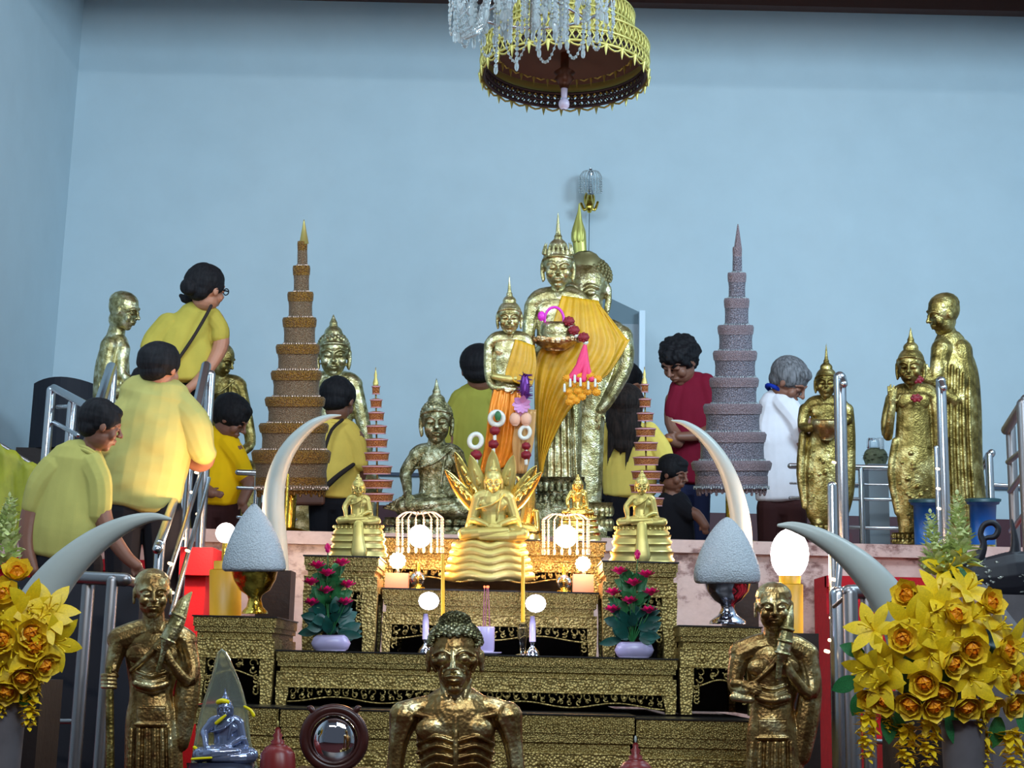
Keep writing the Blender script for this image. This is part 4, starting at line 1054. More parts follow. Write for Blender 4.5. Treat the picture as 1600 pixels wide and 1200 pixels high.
# --- S15/S16 staff-holding monks
def sivali(dx, dy, Y, label, face_mat, staff, rk=1.0, mirror=False):
    t = statue(label, 235+dx, Y, ZF, 'monk_statue')
    m = M(Y); X = lambda x: x+dx; Yy = lambda y: y+dy
    h = HeadT(m, X(238), Yy(928), 22, 40, 4, 5); face(h, 'mid'); h.ell(0, .42, -.12, .72, .58, .80)
    for s_ in (-1, 1): h.cap([(s_*.70, .15, 0, .08), (s_*.72, -.35, 0, .06)])
    m.cap([(X(240), Yy(955), 8, 17), (X(240), Yy(985), 2, 20)], n=1)
    m.cap([(X(188), Yy(1000), 0, 21), (X(215), Yy(990), 0, 21), (X(240), Yy(986), 0, 22), (X(266), Yy(990), 0, 21), (X(290), Yy(1002), 0, 19)], flat=.9)
    m.cap([(X(238), Yy(1015), 0, 44), (X(238), Yy(1050), 0, 40), (X(236), Yy(1085), 2, 34), (X(238), Yy(1120), 2, 42), (X(240), Yy(1190), 2, 46), (X(240), Yy(1290), 0, 46), (X(240), Yy(1390), 0, 44)], flat=.58, seg=22, n=4)
    m.ell(X(216), Yy(1022), 22, 20, 15, 8); m.ell(X(258), Yy(1022), 22, 20, 15, 8)
    for k_ in range(4): m.cap([(X(214), Yy(1050+k_*9), 22, 2.5), (X(236), Yy(1056+k_*9), 27, 3), (X(258), Yy(1050+k_*9), 22, 2.5)], n=3)
    m.cap([(X(212), Yy(1068), 24, 6), (X(236), Yy(1074), 28, 7), (X(260), Yy(1068), 24, 6)], n=3)
    m.box(X(214), X(258), Yy(1104), Yy(1136), 20, 31); m.cap([(X(212), Yy(1132), 30, 3.5), (X(259), Yy(1132), 30, 3.5)], n=1)
    # robe diagonal and folds
    m.cap([(X(262), Yy(990), 18, 5), (X(236), Yy(1020), 28, 4), (X(205), Yy(1048), 22, 4)], n=3)
    for k_ in range(6): m.cap([(X(205+12*k_), Yy(1140), 26, 4), (X(202+13*k_), Yy(1200), 28, 4.5), (X(200+14*k_), Yy(1380), 26, 4)], n=2)
    m.cap([(X(280), Yy(1000), 4, 16), (X(296), Yy(1040), 4, 17), (X(290), Yy(1100), 6, 20), (X(280), Yy(1160), 6, 16)], flat=.7)
    # left arm on the staff (viewer's left)
    if staff:
        m.cap([(X(186), Yy(1004), 2, 16), (X(176), Yy(1040), 6, 12), (X(172), Yy(1062), 18, 9)])
        m.cap([(X(174), Yy(1050), 12, 9), (X(170), Yy(1062), 22, 9)])
        m.ell(X(169), Yy(1062), 24, 12, 10, 9)
        for k_ in range(4): m.cap([(X(160), Yy(1055+k_*6), 26, 3.3), (X(168), Yy(1055+k_*6), 34, 3.6), (X(180), Yy(1056+k_*6), 30, 3.4)], n=2, seg=8)
        m.cap([(X(182), Yy(1056), 24, 4), (X(176), Yy(1048), 32, 3.4)], n=1)
    else:
        m.cap([(X(186), Yy(1004), 2, 17), (X(178), Yy(1035), 6, 13), (X(180), Yy(1056), 12, 11), (X(196), Yy(1058), 30, 9)])
        hand(m, X(192), Yy(1050), 34, 30, .9, .35, .2, .2, 1, r=.075)
        m.cap([(X(176), Yy(1046), 20, 7), (X(210), Yy(1050), 34, 6)], n=1); m.cap([(X(176), Yy(1068), 22, 7), (X(202), Yy(1072), 34, 7)], n=1)
    # right arm bent up holding umbrella
    m.cap([(X(291), Yy(1004), 2, 16), (X(300), Yy(1045), 8, 13), (X(292), Yy(1064), 22, 10), (X(268), Yy(1036), 34, 8), (X(260), Yy(1018), 36, 7)])
    hand(m, X(262), Yy(1022), 36, 28, -.7, -.5, .1, .3, -1, r=.075)
    m.build('body', face_mat, t, vox=1.0, sm=3)
    # folded umbrella
    m = M(Y)
    if staff: pts = [(247, 1048, 38, 4.5), (256, 1016, 42, 5), (262, 1000, 42, 12), (275, 975, 40, 13), (286, 945, 36, 10), (299, 926, 32, 2)]
    else: pts = [(245, 1038, 38, 5), (248, 1012, 42, 6), (252, 1000, 42, 11), (257, 975, 40, 11), (262, 945, 36, 8), (266, 926, 32, 2)]
    m.cap([(X(a), Yy(b), c, d) for a, b, c, d in pts], n=4)
    a, b = pts[2], pts[4]
    for q in (.0, .35, .7): m.ell(X(a[0]+(b[0]-a[0])*q), Yy(a[1]+(b[1]-a[1])*q), a[2], 14.5-3*q, 4, 13-3*q, rot=rotm(tilt=-25 if staff else -14))
    m.build('folded_umbrella', G_PALE, t, vox=.9, sm=2)
    if staff:
        m = M(Y); m.cap([(X(171), Yy(1045), 28, 6), (X(172), Yy(1200), 28, 7), (X(172), Yy(1390), 20, 7)], n=2); m.build('staff', G_DEEP, t)
    m = M(); c = P(240+dx, 1390+dy, Y); wbox(m, c.x-.12, c.x+.12, Y-.10, Y+.10, ZF, c.z+.02); m.build('pedestal', G_DEEP, t, smooth=False)
    return t
sivali(0, 0, 4.22, 'worn gold monk statue with a staff and folded umbrella, bottom left', G_BROWN, True)
sivali(971, 21, 4.22, 'worn gold monk statue without a staff, umbrella upright, bottom right', G_BROWN, False)
# --- S17 gaunt
Y = 3.35
t = statue('gaunt fasting gold figure with visible ribs, front and centre at the bottom edge', 708, Y, ZF, 'fasting_statue')
m = M(Y)
h = HeadT(m, 711, 1030, 26, 58, -4, 4); face(h, 'mid', gaunt=True)
for s_ in (-1, 1):
    h.cap([(s_*.58, .12, .38, .05), (s_*.60, -.1, .34, .05), (s_*.5, -.3, .34, .05)])
    h.cap([(s_*.70, .15, 0, .10), (s_*.72, -.30, 0, .07)])
m.ell(711, 1008, 8, 36, 36, 34)
for s_ in (-1, 0, 1): m.cap([(712+s_*20, 1064, 22 if s_ == 0 else 10, 6), (712+s_*13, 1090, 20, 6), (712+s_*5, 1106, 16, 6)], n=3)
m.cap([(712, 1058, 4, 23), (712, 1105, 0, 26)], n=1)
m.cap([(632, 1118, 0, 24), (660, 1106, 0, 18), (712, 1102, 0, 22), (764, 1106, 0, 18), (788, 1118, 0, 24)], flat=.9)
m.cap([(712, 1130, 0, 62), (712, 1170, 0, 60), (712, 1220, 0, 50), (712, 1270, 0, 42), (712, 1330, 2, 50)], flat=.55, seg=24, n=4)
m.cap([(650, 1116, 20, 4.5), (690, 1124, 26, 4.5), (708, 1132, 28, 4)], n=3); m.cap([(772, 1116, 20, 4.5), (734, 1124, 26, 4.5), (716, 1132, 28, 4)], n=3)
m.ell(676, 1140, 24, 28, 20, 10); m.ell(744, 1140, 24, 28, 20, 10)
for k_ in range(9):
    y = 1156+k_*13
    for s_ in (-1, 1): m.cap([(712+s_*6, y+2, 36, 2.8), (712+s_*32, y-5+k_*.8, 34, 3.2), (712+s_*54, y+4+k_*2, 20, 3), (712+s_*60, y+8, 4, 2.6)], n=3, seg=8)
m.cap([(712, 1120, 30, 5), (712, 1180, 37, 4), (712, 1230, 32, 3)], n=2)
for s_ in (-1, 1):
    m.cap([(712+s_*80, 1120, 0, 25), (712+s_*90, 1165, 2, 15), (712+s_*98, 1240, 6, 13), (712+s_*94, 1300, 20, 12), (712+s_*40, 1360, 60, 9)], n=4)
    m.cap([(712+s_*70, 1125, 18, 5), (712+s_*84, 1160, 14, 4), (712+s_*90, 1200, 14, 4)], n=2)
    m.cap([(712+s_*30, 1350, 10, 22), (712+s_*110, 1366, 60, 20), (712+s_*20, 1385, 70, 14)], n=4)
    hand(m, 712+s_*40, 1360, 64, 34, -s_, .1, .1, .1, s_)
m.build('body', G_BROWN, t, vox=1.35, sm=3)
m = M(Y); h = HeadT(m, 711, 1030, 26, 58, -4, 4)
for i in range(230):
    tt = (i+.5)/230; ph = i*2.39996; el = math.asin(1-tt*.95)
    v = Vector((math.cos(el)*math.cos(ph), math.sin(el), math.cos(el)*math.sin(ph)))
    if v.z > .55 and v.y < .45: continue
    h.ell(v.x*.72, .36+v.y*.70, -.06+v.z*.78, .075, .075, .075, 7, 5)
h.ell(0, 1.0, -.05, .40, .26, .40)
for i in range(60):
    tt = (i+.5)/60; ph = i*2.39996; el = math.asin(1-tt)
    h.ell(.40*math.cos(el)*math.cos(ph), 1.0+.26*math.sin(el), -.05+.4*math.cos(el)*math.sin(ph), .06, .06, .06, 6, 4)
m.build('curled_hair', G_OLD, t)
m = M(); c = P(712, 1400, Y); wbox(m, c.x-.22, c.x+.22, Y-.16, Y+.14, ZF, c.z+.02); m.build('pedestal', G_DEEP, t, smooth=False)
# --- S18 crystal Buddha under clear cone
Y = 3.86
t = statue('blue-grey crystal seated Buddha with yellow crown band and clear flame halo, bottom left', 345, Y, 1.15)
m = M(Y); seated(m, 352, 1108, 17, 1122, 30, 1166, 52, 1196, nod=6, spire=2.0, curl=False, band=False, yaw=-8); m.build('body', CRYSB, t, vox=.9, sm=3)
m = M(Y)
pts = [(352-54, 1212), (352-46, 1160), (352-36, 1110), (352-20, 1060), (346, 1016), (352+18, 1060), (352+32, 1108), (352+38, 1160), (352+52, 1212)]
m.cap([(x, y, -14, 2.6) for x, y in pts], n=4)
vs = []; ins = cr_interp([list(p) for p in pts], 4)
for w_ in (-16, -13):
    for x, y in ins: vs.append((x, -y, w_))
n = len(ins); fs = [tuple(range(n)), tuple(range(n, 2*n))[::-1]]+[(i, (i+1) % n, n+(i+1) % n, n+i) for i in range(n)]
m.put(vs, fs); m.build('halo_plate', glass('halo_glass', (.75, .82, .72, 1), .12, .9, 1.15), t, smooth=False)
YLA = plain('yellow_acrylic', rgb(230, 214, 20), .15)
for a in ([(341, 1097, 12, 4), (347, 1095, 16, 4), (355, 1097, 14, 4)], [(338, 1130, 14, 3), (345, 1124, 18, 3), (352, 1118, 20, 2)], [(304, 1168, 20, 3), (312, 1174, 24, 2)], [(300, 1186, 34, 2), (330, 1184, 40, 2)], [(382, 1104, -6, 2), (392, 1110, -4, 2.6), (396, 1118, -4, 3)]):
    m = M(Y); m.cap(a, n=3); m.build('yellow_trim', YLA, t)
m = M(Y); m.lathe(345, 4, [(1235, 54), (1222, 58), (1212, 50), (1204, 52), (1192, 54)], seg=30, flatw=.7); m.build('crystal_base', CRYSB, t)
m = M(); c = P(345, 1233, Y); wbox(m, c.x-.09, c.x+.09, Y-.06, Y+.07, 1.149, c.z+.003)
m.build('foot', LACQ, t, smooth=False)
# ================================================================== PEOPLE
def PH(m, x, y, w, hh, yaw=0, nod=0, tilt=0): return HeadT(m, x, y, w, hh*1.09, yaw, nod, tilt)
def person(label, Y, px, zf, cat='person'): return thing('person', label, cat, (P(px, 850, Y).x, Y, zf))
def ypx(px, Y, z): return proj((P(px, 800, Y).x, Y, z))[1]
def human_head(m, x, y, w, hh, yaw, nod, tilt=0):
    h = PH(m, x, y, w, hh, yaw, nod, tilt); face(h, 'short'); return h
def hair_short(h, full=1.0, fringe=True):
    h.ell(0, .36, -.16, .80*full, .76*full, .86*full, 20, 12); h.ell(0, -.05, -.42, .66, .50, .50, 16, 10)
    if fringe: h.ell(0, .68, .34, .58, .32, .42, 16, 8)
    for s_ in (-1, 1): h.ell(s_*.60, .25, .08, .18, .36, .36)
def legs(t, px, Y, yh, zf, hw, mat, lw=None, shoes=True, hipw=None, name='trousers', bend=0, seg_w=0):
    """trousers from hip down to the floor, with shoes"""
    yf = ypx(px, Y, zf); L = yf-yh; r = hw*.52; m = M(Y)
    m.cap([(px-hw*.42, yh, seg_w, r*1.02), (px+hw*.42, yh, seg_w, r*1.02)], flat=.85, n=1)
    m.ell(px-hw*.35, yh+r*.7, seg_w-r*.35*1, r*.9, r*.9, r*.8); m.ell(px+hw*.35, yh+r*.7, seg_w-r*.35, r*.9, r*.9, r*.8)
    for s_ in (-1, 1):
        m.cap([(px+s_*hw*.45, yh+2, seg_w, r*.98), (px+s_*hw*.48, yh+L*.45, seg_w+bend, r*.72), (px+s_*hw*.5, yh+L*.92, seg_w, r*.48)], n=4)
    m.build(name, mat, t, vox=1.3, sm=3)
    for s_ in (-1, 1):
        m = M(Y); m.cap([(px+s_*hw*.5, yf-r*.28, seg_w-r*.2, r*.30), (px+s_*hw*.55, yf-r*.25, seg_w+r*.9, r*.28)], n=2); m.build('shoe', BLACKF, t)
def shirt(Y, t, tor, sl, mat, name='shirt', collar=None, hem=None, disp=(.006, 7, (1.4, 1.4, .6)), flat=.62, extra=None, vox=1.4):
    m = M(Y); m.cap(tor, flat=flat, seg=22, n=4, ek=.18)
    for c, *f in sl: m.cap(c, n=4, flat=f[0] if f else 1)
    if extra: extra(m)
    o = m.build(name, mat, t, vox=vox, sm=4, disp=disp)
    if collar:
        m = M(Y); x, y, w, r, tl = collar; m.torus((x, y, w), r, r*.22, rot=rotm(nod=75, tilt=tl), seg=20, ts=8)
        m.torus((x, y+r*.25, w), r*1.12, r*.2, rot=rotm(nod=75, tilt=tl), seg=20, ts=8); m.build('collar', mat, t)
    return o
# --- P1 top woman, bending, back view, glasses
Y = 7.55; t = person('woman in yellow top with glasses and thin shoulder strap, bending at the stair top', Y, 290, ZP)
m = M(Y); h = human_head(m, 322, 453, 6, 34, 128, 6, -4)
m.cap([(316, 468, 0, 12), (308, 492, -2, 13)], n=1)
m.cap([(300, 505, 0, 21), (285, 550, 0, 27), (286, 590, 0, 24)], flat=.6)
m.cap([(338, 500, 4, 13), (346, 535, 10, 13), (330, 570, 22, 10), (308, 596, 30, 8), (296, 606, 32, 7)], n=4); hand(m, 300, 602, 32, 24, -.8, .5, .1, .3, 1, r=.07)
m.cap([(263, 513, 4, 12), (240, 545, 10, 12), (246, 585, 24, 9), (262, 606, 30, 7)], n=4); hand(m, 260, 604, 31, 24, .6, .7, .1, .3, -1, r=.07)
m.build('body', SKIN, t, vox=1.2, sm=3)
shirt(Y, t, [(306, 505, 0, 34), (292, 530, 0, 48), (287, 560, 0, 52), (288, 590, 0, 48)], [([(330, 496, 2, 18), (343, 512, 6, 16), (344, 524, 8, 16)],), ([(262, 508, 2, 20), (244, 528, 6, 18), (236, 542, 9, 16)],)], SHIRT_OLIVE, collar=(309, 488, -1, 14, -10))
m = M(Y); h = PH(m, 322, 453, 6, 34, 128, 6, -4); hair_short(h, 1.04, False); h.ell(0, -.02, -.95, .42, .38, .34); h.ell(0, .55, .15, .62, .42, .52)
m.cap([(300, 462, -2, 14), (290, 466, -2, 9), (283, 462, -2, 4)]); m.build('hair_bun', HAIRB, t, vox=1.2, sm=2, disp=(.004, 14))
m = M(Y); m.ell(296, 441, 14, 5, 3, 3); m.build('hair_clip', PARAT, t)
m = M(Y); h = PH(m, 322, 453, 6, 34, 128, 6, -4)
for s_ in (-1, 1):
    c = h.pt(s_*.30, .06, .84); m.torus((c.x, -c.y, c.z), 6.5, .9, rot=h.R, seg=18, ts=6, ry=5); h.cap([(s_*.5, .08, .8, .03), (s_*.72, .08, .2, .03), (s_*.74, .06, -.05, .03)])
h.cap([(-.1, .1, .9, .03), (.1, .1, .9, .03)], n=1); m.build('glasses', BLACKF, t)
m = M(Y); m.cap([(330, 478, 26, 2.6), (318, 500, 32, 2.6), (300, 530, 36, 2.6), (278, 562, 36, 2.6), (262, 584, 30, 2.6)], n=3); m.build('shoulder_strap', STRAP, t)
legs(t, 288, Y, 612, ZP, 42, BLACKF)
# --- P2 big woman, back view
Y = 6.0; zf = stairz(6.0); t = person('large woman in yellow polo shirt with short ponytail, seen from behind on left stairs', Y, 235, zf)
m = M(Y); human_head(m, 250, 578, 6, 36, 140, 8)
m.cap([(242, 600, 0, 15), (236, 622, -2, 17)], n=1); m.cap([(236, 640, 0, 36), (230, 700, 0, 39), (222, 760, 0, 37)], flat=.6)
m.cap([(298, 650, 4, 20), (314, 700, 8, 18), (322, 718, -14, 14), (312, 726, -26, 12), (292, 720, -36, 10)], n=4); hand(m, 298, 720, -38, 34, -1, .0, .4, .3, 1, r=.07)
m.cap([(184, 650, 4, 20), (170, 700, 8, 17), (182, 745, -26, 13), (200, 770, -36, 10)], n=4); hand(m, 198, 768, -36, 32, .5, .8, .3, .3, -1, r=.07)
m.build('body', SKIN, t, vox=1.5, sm=3)
shirt(Y, t, [(240, 640, 0, 62), (232, 680, 0, 68), (224, 730, 0, 70), (216, 770, 0, 68), (212, 790, 0, 64)], [([(272, 628, 2, 26), (298, 656, 6, 26), (312, 692, 8, 23), (318, 706, 8, 20)],), ([(206, 632, 2, 26), (182, 660, 6, 24), (170, 700, 8, 20)],)], SHIRT_PALE, collar=(238, 612, 0, 18, -8), disp=(.010, 5, (1.2, 1.2, 1.8)))
m = M(Y); h = PH(m, 250, 578, 6, 36, 140, 8); hair_short(h, 1.06, False); h.ell(0, .5, .15, .68, .48, .58)
m.cap([(222, 590, -8, 17), (210, 602, -10, 12), (202, 612, -10, 4)]); m.build('ponytail_hair', HAIRB, t, vox=1.3, sm=2, disp=(.005, 12))
legs(t, 222, Y, 796, zf, 66, BLACKF)
# --- P3 man polo, left
Y = 5.45; zf = stairz(5.45); t = person('man in light yellow polo shirt at the foot of the left stairs', Y, 105, zf)
m = M(Y); human_head(m, 157, 667, 4, 36, 100, 14)
m.cap([(146, 690, 0, 16), (136, 712, -2, 18)], n=1); m.cap([(116, 730, 0, 32), (108, 800, 0, 37), (98, 860, 0, 36)], flat=.6)
m.cap([(150, 740, 12, 20), (156, 795, 16, 18), (170, 830, 26, 14), (196, 868, 36, 11), (214, 884, 40, 9)], n=4); hand(m, 208, 880, 40, 34, .6, .7, .1, .35, -1, r=.07)
m.cap([(76, 748, 4, 16), (50, 795, 4, 16), (42, 850, 12, 13), (52, 890, 20, 10)], n=4); hand(m, 52, 886, 20, 32, .3, 1, .1, .3, 1, r=.07)
m.build('body', SKIND, t, vox=1.5, sm=3)
shirt(Y, t, [(118, 735, 0, 50), (112, 780, 0, 58), (104, 830, 0, 62), (98, 868, 0, 56)], [([(140, 728, 8, 26), (150, 752, 14, 26), (153, 785, 16, 24), (152, 800, 16, 22)],), ([(86, 732, 2, 24), (62, 760, 4, 22), (50, 792, 4, 19)],)], SHIRT_LEMON, collar=(134, 706, 0, 19, -26), disp=(.007, 6, (1.4, 1.4, .5)))
m = M(Y); h = PH(m, 157, 667, 4, 36, 100, 14); hair_short(h, 1.04); m.build('hair', HAIRB, t, vox=1.3, sm=2, disp=(.004, 16))
legs(t, 104, Y, 880, zf, 60, BLACKF)
# --- P4 deep yellow shirt
Y = 8.25; t = person('person in deep golden-yellow shirt, head bowed, between left stair railing and tower', Y, 348, ZW)
m = M(Y); human_head(m, 360, 655, 8, 31, 72, 32)
m.cap([(350, 674, 0, 12), (342, 690, -2, 13)], n=1); m.cap([(340, 700, 0, 24), (338, 760, 0, 24)], flat=.6)
m.cap([(368, 705, 10, 14), (384, 745, 14, 12), (390, 755, 20, 10), (378, 785, 34, 8)], n=4); hand(m, 380, 782, 34, 26, .2, 1, .3, .3, -1, r=.07)
m.cap([(312, 705, 4, 14), (306, 750, 10, 12), (330, 770, 34, 9)], n=3); hand(m, 328, 768, 34, 24, 1, .3, .3, .3, 1, r=.07)
m.build('body', SKIND, t, vox=1.2, sm=3)
shirt(Y, t, [(342, 698, 0, 34), (340, 730, 0, 40), (338, 760, 0, 40), (336, 784, 0, 37)], [([(354, 694, 6, 20), (370, 716, 11, 18), (380, 738, 13, 16)],), ([(326, 698, 2, 18), (312, 722, 5, 16), (306, 745, 8, 14)],)], SHIRT_DEEP, collar=(344, 680, 0, 14, -16))
m = M(Y); h = PH(m, 360, 655, 8, 31, 72, 32); hair_short(h, 1.1); m.build('hair', HAIRB, t, vox=1.1, sm=2, disp=(.004, 16))
legs(t, 338, Y, 798, ZW, 40, BROWNF)
# --- P5 strap bag person
Y = 8.3; t = person('person in mustard shirt with dark bag strap, right of the brown beaded tower', Y, 525, ZW)
m = M(Y); human_head(m, 528, 628, 2, 32, 152, 16)
m.cap([(526, 650, 0, 12), (524, 668, -2, 14)], n=1); m.cap([(524, 690, 0, 26), (520, 760, 0, 26)], flat=.6)
m.cap([(556, 685, 4, 14), (564, 730, -10, 12), (552, 768, -28, 9)], n=3); hand(m, 554, 764, -28, 26, -.4, .8, .2, .3, 1, r=.07)
m.cap([(494, 690, 4, 14), (484, 730, 8, 12), (492, 775, -26, 9)], n=3); hand(m, 491, 770, -26, 24, .3, 1, .2, .3, -1, r=.07)
m.build('body', SKIND, t, vox=1.2, sm=3)
shirt(Y, t, [(526, 684, 0, 36), (524, 715, 0, 40), (521, 745, 0, 39), (518, 774, 0, 38)], [([(542, 674, 2, 19), (557, 698, 5, 17), (562, 722, 8, 14)],), ([(506, 676, 2, 19), (492, 700, 4, 17), (486, 722, 7, 15)],)], SHIRT_MUST, collar=(524, 660, 0, 14, 0), disp=(.007, 6))
m = M(Y); h = PH(m, 528, 628, 2, 32, 152, 16); hair_short(h, 1.03, False); h.ell(0, .5, .15, .62, .45, .52); m.build('hair', HAIRB, t, vox=1.1, sm=2, disp=(.004, 16))
m = M(Y); m.cap([(535, 656, 24, 2.6), (518, 672, 34, 2.6), (508, 700, 40, 2.6)], n=3); m.cap([(552, 726, 26, 3.2), (530, 742, 36, 4), (510, 760, 36, 4.5), (500, 772, 34, 4)], n=3); m.build('bag_strap', STRAP, t)
m = M(Y); m.box(452, 508, 752, 790, 4, 34); b = m.build('shoulder_bag', BAG, t, smooth=False)
q = b.modifiers.new('b', 'BEVEL'); q.width = .02; q.segments = 3
legs(t, 520, Y, 786, ZW, 40, BLACKF)
# --- P6 behind statue
Y = 8.5; t = person('person in yellow-green shirt mostly hidden behind the orange-skirted statue', Y, 740, ZW)
m = M(Y); human_head(m, 750, 580, 2, 35, 170, 4)
m.cap([(748, 604, 0, 13), (746, 622, -2, 15)], n=1); m.cap([(742, 640, 0, 27), (740, 740, 0, 27)], flat=.6)
m.cap([(708, 650, 2, 14), (700, 700, 4, 12), (708, 740, -16, 9)], n=3); hand(m, 706, 736, -16, 24, .2, 1, .2, .3, 1, r=.07)
m.cap([(778, 650, 2, 14), (786, 700, 4, 12), (780, 740, -16, 9)], n=3); hand(m, 782, 736, -16, 24, -.2, 1, .2, .3, -1, r=.07)
m.build('body', SKIND, t, vox=1.3, sm=3)
shirt(Y, t, [(744, 632, 0, 36), (742, 665, 0, 40), (740, 720, 0, 38), (738, 760, 0, 36)], [([(722, 626, 2, 19), (706, 655, 3, 17), (700, 690, 4, 14)],), ([(766, 626, 2, 19), (782, 655, 3, 17), (787, 690, 4, 14)],)], SHIRT_BACK)
m = M(Y); h = PH(m, 750, 580, 2, 35, 170, 4); hair_short(h, 1.04, False); h.ell(0, .5, .15, .66, .45, .52); m.build('hair', HAIRB, t, vox=1.2, sm=2)
legs(t, 738, Y, 770, ZW, 40, BLACKF)
# --- P7 woman in black
Y = 8.9; t = person('woman with long black hair and black top, behind the long-haired woman in yellow', Y, 955, ZW)
m = M(Y); human_head(m, 976, 602, 4, 31, 70, 18)
m.cap([(966, 622, 0, 12), (960, 640, -2, 14)], n=1); m.cap([(956, 660, 0, 24), (952, 740, 0, 24)], flat=.6)
m.cap([(940, 665, 8, 12), (938, 700, 12, 11), (960, 740, 28, 8)], n=3); hand(m, 958, 736, 28, 24, 1, .4, .2, .3, 1, r=.07)
m.cap([(978, 665, 8, 12), (990, 710, 16, 10), (1006, 740, 28, 8)], n=3); hand(m, 1004, 736, 28, 24, 1, .2, .2, .3, -1, r=.07)
m.build('body', SKIN, t, vox=1.3, sm=3)
shirt(Y, t, [(958, 652, 0, 30), (956, 690, 0, 34), (952, 740, 0, 34), (950, 780, 0, 34)], [([(942, 650, 4, 16), (938, 672, 8, 14), (937, 680, 9, 13)],), ([(974, 652, 4, 16), (982, 678, 10, 13)],)], BLACKF, name='black_top')
m = M(Y); h = PH(m, 976, 602, 4, 31, 70, 18); hair_short(h, 1.04, False); h.ell(0, .62, .2, .6, .36, .5)
m.cap([(962, 596, 4, 24), (946, 630, 4, 20), (940, 664, 6, 15), (938, 690, 6, 6)], n=4); m.build('long_hair', HAIRB, t, vox=1.2, sm=2)
legs(t, 950, Y, 790, ZW, 38, BLACKF)
# --- P8 long hair yellow
Y = 8.12; t = person('woman in a warm yellow shirt with long dark brown hair hanging down her back', Y, 982, ZW)
m = M(Y); human_head(m, 978, 640, 2, 33, 165, 6)
m.cap([(978, 664, 0, 12), (980, 682, -2, 14)], n=1); m.cap([(982, 700, 0, 29), (984, 770, 0, 27)], flat=.6)
m.cap([(932, 705, 2, 15), (922, 745, 4, 13), (924, 790, -12, 11), (940, 815, -22, 8)], n=3); hand(m, 936, 812, -22, 26, .6, .8, .2, .3, 1, r=.07)
m.cap([(1034, 705, 2, 15), (1043, 750, 4, 13), (1044, 800, -10, 11), (1034, 830, -20, 8)], n=3); hand(m, 1036, 826, -20, 26, -.3, 1, .2, .3, -1, r=.07)
m.build('body', SKIND, t, vox=1.3, sm=3)
shirt(Y, t, [(982, 694, 0, 42), (983, 720, 0, 44), (984, 750, 0, 43), (984, 772, 0, 42)], [([(952, 678, 2, 19), (934, 706, 3, 18), (926, 730, 4, 15)],), ([(1014, 678, 2, 19), (1032, 706, 3, 18), (1039, 734, 4, 15)],)], SHIRT_WOMAN)
m = M(Y); h = PH(m, 978, 640, 2, 33, 165, 6); hair_short(h, 1.05, False); h.ell(0, .5, .15, .7, .45, .55)
m.cap([(976, 640, 14, 28), (974, 668, 22, 27), (972, 690, 26, 17)], n=3, flat=.6)
for (x, y0, y1, r) in ((956, 676, 715, 7), (952, 672, 728, 4), (972, 680, 712, 6), (984, 676, 722, 6), (980, 680, 734, 3.5), (994, 672, 700, 6)): m.cap([(x+3, y0, 26, r*1.4), (x, (y0+y1)/2, 30, r*.8), (x-3, y1, 28, .6)], n=3, flat=.6)
m.build('long_hair', HAIRBR, t, vox=1.0, sm=2)
legs(t, 984, Y, 782, ZW, 42, BLACKF)
# --- P9 maroon young man
Y = 8.6; t = person('young man in a maroon T-shirt looking down, left of the silver beaded tower', Y, 1078, ZW)
m = M(Y); human_head(m, 1062, 566, 12, 34, -38, 28)
m.cap([(1072, 584, 0, 14), (1080, 602, -2, 15)], n=1); m.cap([(1080, 630, 0, 26), (1080, 740, 0, 24)], flat=.6)
m.cap([(1052, 625, 2, 13), (1050, 660, 4, 12), (1062, 690, 24, 9), (1052, 690, 40, 8), (1044, 684, 44, 7)], n=3); hand(m, 1050, 688, 42, 26, -1, -.1, .3, .35, 1, r=.07)
m.cap([(1108, 620, 2, 14), (1114, 665, 6, 12), (1090, 680, 30, 9), (1060, 682, 42, 7)], n=3); hand(m, 1064, 682, 42, 26, -1, .1, .2, .35, -1, r=.07)
m.build('body', SKIND, t, vox=1.2, sm=3)
shirt(Y, t, [(1082, 614, 0, 34), (1081, 650, 0, 37), (1080, 700, 0, 34), (1078, 752, 0, 34)], [([(1062, 608, 2, 17), (1054, 632, 3, 15), (1053, 646, 3, 14)],), ([(1102, 602, 2, 18), (1110, 632, 4, 16), (1112, 652, 5, 14)],)], SHIRT_RED)
m = M(Y); h = PH(m, 1062, 566, 12, 34, -38, 28); hair_short(h, 1.08); h.ell(.1, .55, .45, .55, .35, .4); m.build('hair', HAIRB, t, vox=1.1, sm=1, disp=(.012, 24))
m = M(Y); m.ell(1043, 688, 48, 9, 4, 6); m.build('yellow_flowers_in_hand', MARIG, t)
legs(t, 1078, Y, 764, ZW, 34, NAVY)
